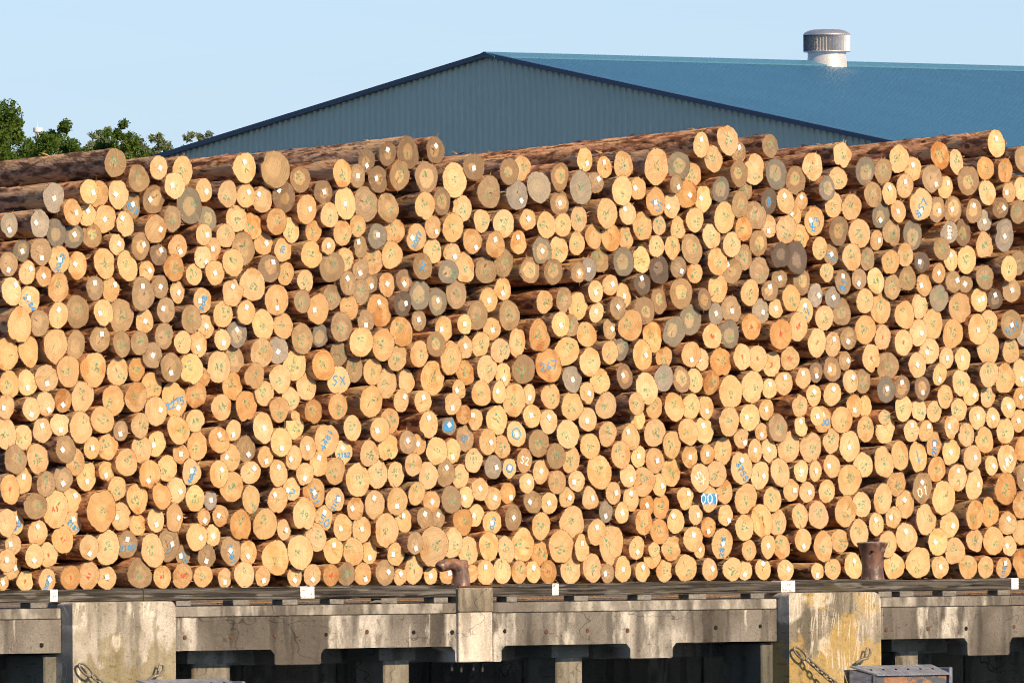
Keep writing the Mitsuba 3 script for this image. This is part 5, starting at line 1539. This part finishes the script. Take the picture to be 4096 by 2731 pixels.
2733 3912 367 118 92 G - - 0 0
3700 3980 382 156 92 G t - 0 0
3990 4025 380 148 92 P w8 - 0 0
4345 4066 377 163 100 O - Br 0 0
5445 4036 345 141 101 T w4 - 0 0
5739 4023 404 174 94 P w5 - 0 0
6065 3986 363 142 103 P w8 - 0 0
6423 4157 594 173 93 P t - 0 0
6646 4147 373 157 101 P t - 0 0
7374 3987 383 152 94 P w6 - 0 0
7831 4018 387 166 102 P t - 0 0
8124 4011 361 132 98 P w2 - 0 0
8433 3983 382 147 97 P w8 - 0 0
8805 3977 363 152 103 P w6 - 0 0
9437 3977 342 128 103 P w2 - 0 0
9836 4014 371 152 103 P t - 0 0
12013 4026 385 167 100 P w5 - 0 0
12567 4026 380 178 103 P t - 0 0
12938 4018 377 169 102 P t - 0 0
13283 4017 367 151 99 G w8 Bb1986 85 0
13690 4022 419 215 92 O - - 0 0'''
GLYPH = {  # hand-painted strokes in a 1 x 1.4 box
    '0': [[(.5, 1.4), (.1, 1.1), (.05, .4), (.45, 0), (.9, .35), (.95, 1.0), (.5, 1.4)]], '1': [[(.3, 1.1), (.55, 1.4), (.5, 0)]],
    '2': [[(.1, 1.1), (.45, 1.4), (.9, 1.1), (.7, .6), (.05, 0), (.5, .1), (1, 0)]], '3': [[(.1, 1.25), (.5, 1.4), (.85, 1.1), (.4, .75), (.9, .45), (.5, 0), (.05, .15)]],
    '4': [[(.7, 0), (.75, 1.4), (.05, .5), (1, .5)]], '5': [[(.95, 1.4), (.25, 1.4), (.15, .8), (.7, .85), (.9, .4), (.5, 0), (.05, .1)]],
    '6': [[(.85, 1.35), (.3, .9), (.1, .35), (.5, 0), (.9, .35), (.5, .7), (.15, .45)]], '7': [[(.05, 1.35), (.95, 1.4), (.4, 0)]],
    '8': [[(.5, .75), (.1, 1.1), (.5, 1.4), (.9, 1.1), (.5, .75), (.05, .35), (.5, 0), (.95, .35), (.5, .75)]], '9': [[(.85, 1.0), (.5, .7), (.15, 1.05), (.5, 1.4), (.85, 1.1), (.7, 0)]],
    'S': [[(.9, 1.25), (.45, 1.4), (.15, 1.05), (.8, .5), (.5, 0), (.05, .2)]], 'C': [[(.95, 1.2), (.5, 1.4), (.1, 1.0), (.05, .3)], [(.9, .8), (.5, .9), (.45, .3), (.8, .2)]],
    'R': [[(.1, 0), (.2, 1.4), (.85, 1.2), (.75, .8), (.2, .7), (.95, 0)]], 'B': [[(.2, 0), (.2, 1.4), (.8, 1.15), (.2, .75), (.9, .4), (.2, 0)]], 'H': [[(.1, 0), (.1, 1.4)], [(.1, .7), (.9, .7)], [(.9, 0), (.9, 1.4)]],
    'A': [[(.05, 0), (.5, 1.4), (.95, 0)], [(.25, .5), (.75, .5)]], 'x': [[(.1, 0), (.9, 1.2)], [(.1, 1.2), (.8, .5), (.95, 0)]], 'v': [[(.0, 1.5), (.75, 0), (1.0, .35)]], 'O': [[(.5 + .9 * math.cos(a), .7 + .9 * math.sin(a)) for a in np.linspace(0, 6.28, 20)]],
    '/': [[(0, 0), (.7, 1.4)]]}


def strokes(text, h, w, seed=0):
    """Ribbon quads (x, z, lift) for a hand-painted text, centred."""
    r = np.random.default_rng(seed)
    qs, cx, lift = [], 0.0, 0.0
    for ch in text:
        for st in GLYPH.get(ch, []):
            p = np.array(st, float); p = p + r.normal(0, 0.03, p.shape); p[:, 0] += cx
            for a, b in zip(p[:-1], p[1:]):
                d = b - a; L = np.linalg.norm(d) + 1e-9; d /= L; nrm = np.array([-d[1], d[0]])
                e = d * w / h * 0.45; k = nrm * w / h * 0.7
                qs.append([np.append(x, lift) for x in (a - e - k, b + e - k, b + e + k, a - e + k)]); lift += 0.00012
        cx += 1.28
    q = np.array(qs); q[..., 0] -= (cx - 0.28) / 2; q[..., 1] -= 0.7
    q[..., :2] *= h / 1.4
    return q


rng = np.random.default_rng(11)
NSEG = 26
PHI = np.arange(NSEG) * 2 * np.pi / NSEG
bags = {}


def bag(key, v, f, uv=None):
    bags.setdefault(key, []).append((v, f, uv))


def outline(r, x_r, z_r):
    k = 1 + 0.030 * np.sin(2 * PHI + r.random() * 6.3) * r.normal() + 0.026 * np.sin(3 * PHI + r.random() * 6.3) * r.normal() + 0.018 * np.sin(5 * PHI + r.random() * 6.3) * r.normal() + r.normal(0, 0.011, NSEG)
    if r.random() < 0.20:
        p0 = r.random() * 6.283; k *= 1 - (0.10 + 0.10 * r.random()) * np.exp(-((np.angle(np.exp(1j * (PHI - p0)))) / 0.22) ** 2)
    if r.random() < 0.2:
        p0 = r.random() * 6.283; k *= 1 + 0.07 * np.exp(-((np.angle(np.exp(1j * (PHI - p0)))) / 0.4) ** 2)
    return np.stack([k * np.cos(PHI) * x_r, k * np.sin(PHI) * z_r], 1)


rows = [l for l in DATA.split('\n') if l]
lines = []
for n_, line in enumerate(rows):
    head, _, lab = line.partition('|')
    X, Y, Z, R_, asp, cls, mark, B, ang, top = head.split()
    lines.append((float(X) / 1000, float(Y) / 1000, float(Z) / 1000, float(R_) / 1000, int(asp) / 100, cls, mark, B, float(ang), int(top), lab))
# logs beyond the picture's edge that close the stack on the camera's right (part of the same mass)
r_ = np.random.default_rng(77)
for i in range(26):
    for j in range(6):
        zz = 0.36 + i * 0.255
        if zz < 6.2: lines.append((14.0 + j * 0.34 + 0.17 * (i % 2), 4.0 + r_.normal(0, .08), zz, 0.158 + 0.01 * r_.random(), 0.96, 'P', '-', '-', 0.0, 0, ''))

for idx, (X, Y, Z, R_, asp, cls, mark, B, ang, top, lab) in enumerate(lines):
    r = np.random.default_rng(1000 + idx)
    Y -= abs(r.normal(0, 0.035)) + (0.07 * r.random() if r.random() < 0.12 else 0)
    xr, zr = 1.04 * R_ * math.sqrt(asp), 1.045 * R_ / math.sqrt(asp)
    o = outline(r, xr, zr)
    ta, tb = r.normal(0, 0.055), r.normal(0, 0.055)          # the saw cut is never quite square
    seed = idx + 1
    ed = lambda x, z: ta * x + tb * z
    # sawn face
    mid = o * 0.6
    v = np.vstack([[[X, Y, Z]], np.stack([X + mid[:, 0], Y + ed(mid[:, 0], mid[:, 1]) + r.normal(0, 0.0022, NSEG), Z + mid[:, 1]], 1), np.stack([X + o[:, 0], Y + ed(o[:, 0], o[:, 1]), Z + o[:, 1]], 1)])
    i = np.arange(NSEG); j = (i + 1) % NSEG
    f = np.vstack([np.stack([0 * i, 1 + i, 1 + j], 1), np.stack([1 + i, 1 + NSEG + i, 1 + NSEG + j], 1), np.stack([1 + i, 1 + NSEG + j, 1 + j], 1)])
    cs_ = np.stack([np.cos(PHI), np.sin(PHI)], 1)
    l2 = np.vstack([[[0, 0]], 0.6 * cs_, cs_])
    uv = np.stack([2.0 * seed + np.clip(l2[:, 0], -.999, .999), l2[:, 1]], 1)
    face = (v, f, uv)
    # trunk
    L = 5.4 if top else 4.6 + 0.5 * r.random()
    if top == 2: ss = np.concatenate([[0, 0.012, 0.05], np.linspace(0.16, L, 30)])
    elif top == 1: ss = np.concatenate([[0, 0.012, 0.05], np.linspace(0.2, L, 16)])
    else: ss = np.array([0, 0.012, 0.06, 0.18, 0.38, 0.7, 1.2, 2.2, L])
    tilt = 0.046 * max(0, min(1.05, Z / 6.5)); yaw = r.normal(0, 0.004)
    taper = 1 - (0.012 + 0.012 * r.random()) * ss / max(R_ / 0.17, 0.5)
    V = []
    m1, m2 = r.random() * 6.3, r.random() * 6.3
    lump = r.normal(0, 0.012, (len(ss), NSEG)) if top else r.normal(0, 0.008, (len(ss), NSEG))
    for k, s_ in enumerate(ss):
        g = (0.945 + 0.055 * math.exp(-s_ / 0.16)) * taper[k] * (1 + (0.0 if k == 0 else 0.012) + (0 if k < 2 else 1) * (lump[k] + 0.014 * np.sin(3 * PHI + s_ * 2.1 + m1) + 0.010 * np.sin(2 * PHI - s_ * 1.3 + m2)))
        bend = 0.02 * math.sin(s_ * 0.9 + m1) - 0.02 * math.sin(m1)
        px, pz = o[:, 0] * g, o[:, 1] * g
        V.append(np.stack([X + px + yaw * s_ + (bend if top else 0), Y + s_ + ed(px, pz) * (1 if k < 4 else 0) + (0.001 if k == 0 else 0), Z + pz - tilt * s_], 1))
    V = np.vstack(V); F = []
    for k in range(len(ss) - 1):
        a, b = k * NSEG + i, k * NSEG + j
        F.append(np.stack([a, b, b + NSEG], 1)); F.append(np.stack([a, b + NSEG, a + NSEG], 1))
    a = (len(ss) - 1) * NSEG
    F.append(np.stack([a + 0 * i[2:], a + i[1:-1], a + i[2:]], 1)[:, ::-1])
    F = np.vstack(F)
    # torn bark fibres round the rim, loose strips on the visible tops
    nf = int(r.integers(3, 11)) if R_ > 0.1 else 2
    fv, ff = [], []
    for q in range(nf):
        p0 = r.random() * 6.283; kk = int(p0 / 6.283 * NSEG) % NSEG
        c0 = np.array([X + o[kk, 0], Y + 0.004, Z + o[kk, 1]]); ou = np.array([math.cos(p0), 0, math.sin(p0)])
        ln = 0.02 + 0.045 * r.random() ** 2
        e = c0 + ou * ln * (0.5 + 0.5 * r.random()) + np.array([r.normal(0, ln * .6), -ln * 0.5 * r.random(), r.normal(0, ln * .4)])
        sd = np.array([-math.sin(p0), 0.6, math.cos(p0)]) * (0.004 + 0.005 * r.random())
        b0 = len(fv); fv += [c0 - sd - ou * .01, c0 + sd - ou * .01, e]; ff.append([b0, b0 + 1, b0 + 2])
    if top:
        for q in range(22 if top == 2 else 8):
            s_ = 0.1 + (L - 0.3) * r.random(); p0 = 0.35 + 2.6 * r.random(); ln = 0.05 + 0.20 * r.random()
            g = 1.02; ou = np.array([math.cos(p0), 0, math.sin(p0)])
            c0 = np.array([X, Y + s_, Z - tilt * s_]) + ou * R_ * g * (1 - 0.014 * s_)
            e = c0 + np.array([r.normal(0, .03), ln * (1 if r.random() < .6 else -1), 0.0]) + ou * (0.03 * r.random() + (0.10 * r.random() if r.random() < .15 else 0))
            sd = np.cross(ou, e - c0); sd /= np.linalg.norm(sd) + 1e-9; sd *= 0.006 + 0.016 * r.random()
            b0 = len(fv); m_ = (c0 + e) / 2 + ou * 0.012
            fv += [c0 - ou * .01, m_ - sd, e, m_ + sd]; ff += [[b0, b0 + 1, b0 + 2], [b0, b0 + 2, b0 + 3]]
    trunk = merge([(V, F), (np.array(fv), np.array(ff))]) if ff else (V, F)
    bark = 'm_bark_red' if r.random() < 0.62 else 'm_bark_dark'
    # marks
    marks = []
    place_ = lambda q, off: np.stack([X + q[..., 0], Y + ed(q[..., 0], q[..., 1]) - off - (q[..., 2] if q.shape[-1] > 2 else 0), Z + q[..., 1]], -1).reshape(-1, 3)
    quads = lambda m: np.arange(m * 4).reshape(-1, 4)
    if mark[0] == 'w':
        dd = int(mark[1]) if len(mark) > 1 else 5
        c0 = np.array([((dd - 1) % 3 - 1) * 0.34 * xr, ((dd - 1) // 3 - 1) * 0.40 * zr]) + np.clip(r.normal(0, 0.06 * R_, 2), -.02, .02)
        for rep in range(2 if r.random() < 0.06 and R_ > 0.17 and dd == 5 else 1):
            an = r.choice([0.1, 0.5, 0.75, -0.5, 0.3]) + r.normal(0, 0.15)
            hx, hz = 0.031, 0.034
            q = np.array([(-hx, -hz), (hx, -hz), (hx, hz), (-hx, hz)])
            q = q @ np.array([[math.cos(an), math.sin(an)], [-math.sin(an), math.cos(an)]]) + c0 + [0.08 * rep, 0.03 * rep]
            v1, v0 = place_(q, 0.010), place_(q, 0.003)
            marks.append(('tag', 'm_tag', np.vstack([v1, v0]), np.array([[0, 1, 2, 3], [0, 4, 5, 1], [1, 5, 6, 2], [2, 6, 7, 3], [3, 7, 4, 0]])))
    if mark[0] == 't' and B == '-':
        an = r.random() * 6.283; sc = 0.7 + 0.5 * r.random()
        q = strokes(r.choice(['13', 'A13', '13A', '1A3']), 0.052 * sc, 0.007, idx)
        tri = np.array([[(-.022, .055, 0), (.022, .055, 0), (0, .095, 0), (0, .095, 0)]]) * sc; tri[..., 2] = .004
        q = np.vstack([q, tri])
        M = np.array([[math.cos(an), math.sin(an)], [-math.sin(an), math.cos(an)]])
        q[..., :2] = q[..., :2] @ M + r.normal(0, 0.16 * R_, 2)
        marks.append(('stencil_mark', 'm_green', place_(q, 0.003), quads(len(q))))
    if B != '-':
        col = {'b': 'm_blue', 'g': 'm_green', 'r': 'm_red', 'w': 'm_white', 'L': 'm_white', 'f': 'm_blue'}[B[1]]
        txt = B[2:]
        M = lambda an: np.array([[math.cos(an), math.sin(an)], [-math.sin(an), math.cos(an)]])
        if B[1] == 'L':
            tq = np.linspace(-1, 1, 9); q = []
            for a0, a1 in zip(tq[:-1], tq[1:]):
                w0, w1 = .96 * xr, .96 * xr
                q.append([(a0 * w0, -0.38 * zr * 1, 0), (a1 * w1, -0.38 * zr, 0), (a1 * w1, .38 * zr, 0), (a0 * w0, .38 * zr, 0)])
            q = np.array(q); lim = xr * np.sqrt(np.maximum(0, 1 - (q[..., 1] / zr) ** 2)) * .97; q[..., 0] = np.clip(q[..., 0], -lim, lim)
            marks.append(('paint_band', 'm_blue', place_(q, 0.003), quads(len(q))))
            q = strokes('001', .15, .016, 3); q[..., 2] += .003; marks.append(('painted_number', 'm_white', place_(q, 0.003), quads(len(q))))
        elif B == 'Bf':
            q = np.array([[(-.8 * xr, -.5 * zr, 0), (.5 * xr, -.55 * zr, 0), (.55 * xr, .05 * zr, 0), (-.85 * xr, .1 * zr, 0)], [(-.7 * xr, .12 * zr, 0), (-.2 * xr, .12 * zr, 0), (-.3 * xr, .6 * zr, 0), (-.6 * xr, .5 * zr, 0)], [(.0, .12 * zr, 0), (.6 * xr, .12 * zr, 0), (.5 * xr, .75 * zr, 0), (.4 * xr, .75 * zr, 0)]])
            marks.append(('paint_patch', col, place_(q, 0.003), quads(len(q))))
        else:
            if not txt or B[1] == 'r':
                txt = {'g': 'A9', 'r': r.choice(['A1', 'AR', '3', 'R']), 'w': 'S2'}.get(B[1], '2')
            if txt == '34': txt = '3/4'
            if txt == '66': txt = '99'
            h = {'b': 0.46, 'w': 0.42, 'g': 0.28, 'r': 0.20}.get(B[1], .4) * R_ * (1.7 if len(txt) < 3 else 1.25 if len(txt) == 3 else 1.0)
            if txt == 'O': h = 0.75 * R_
            q = strokes(txt, h * 0.88, 0.0155 if B[1] in 'bw' else 0.011, idx)
            an = math.radians(ang) if ang else r.normal(0, .5)
            q[..., :2] = q[..., :2] @ M(an) + (np.array([0.05 * xr, -0.22 * zr]) if mark[0] == 'w' and txt != 'O' else 0)
            marks.append(('painted_number' if B[1] != 'r' else 'painted_mark', col, place_(q, 0.0035), quads(len(q))))
            if B == 'Bb2275':
                q = np.array([[(-.55 * R_, -.02, 0), (.35 * R_, .10, 0), (.35 * R_, .118, 0), (-.55 * R_, 0.0, 0)]]); q[..., 1] -= .36 * R_
                marks.append(('painted_number', col, place_(q, 0.003), quads(1)))
        if mark[0] == 't' and B[1] in 'gr': pass
    if lab:
        key = thing('log', lab, 'log', 'sawn logs in the stack')
        scene[key + '__trunk'] = ply(trunk, bark, smooth=True)
        scene[key + '__cut_end'] = ply((face[0], face[1]), 'm_end_' + ENDNAME[cls], smooth=False, uv=uv)
        for nm, mt, mv, mf in marks: part(key, nm, (mv, mf), mt)
    else:
        bag(('trunk', bark), trunk[0], trunk[1]); bag(('cut_end', 'm_end_' + ENDNAME[cls]), face[0], face[1], uv)
        for nm, mt, mv, mf in marks: bag((nm, mt), mv, mf if mf.shape[1] == 3 else np.vstack([mf[:, [0, 1, 2]], mf[:, [0, 2, 3]]]))

rest = thing('stacked_logs', 'the many smaller sawn logs packed between the larger logs of the stack', kind='stuff')
for (nm, mt), lst in bags.items():
    v, f = merge([(a, b) for a, b, _ in lst])
    uv = np.vstack([c for _, _, c in lst]) if lst[0][2] is not None else None
    part(rest, nm, (v, f), mt, smooth=(nm == 'trunk'), **({'uv': uv} if uv is not None else {}))
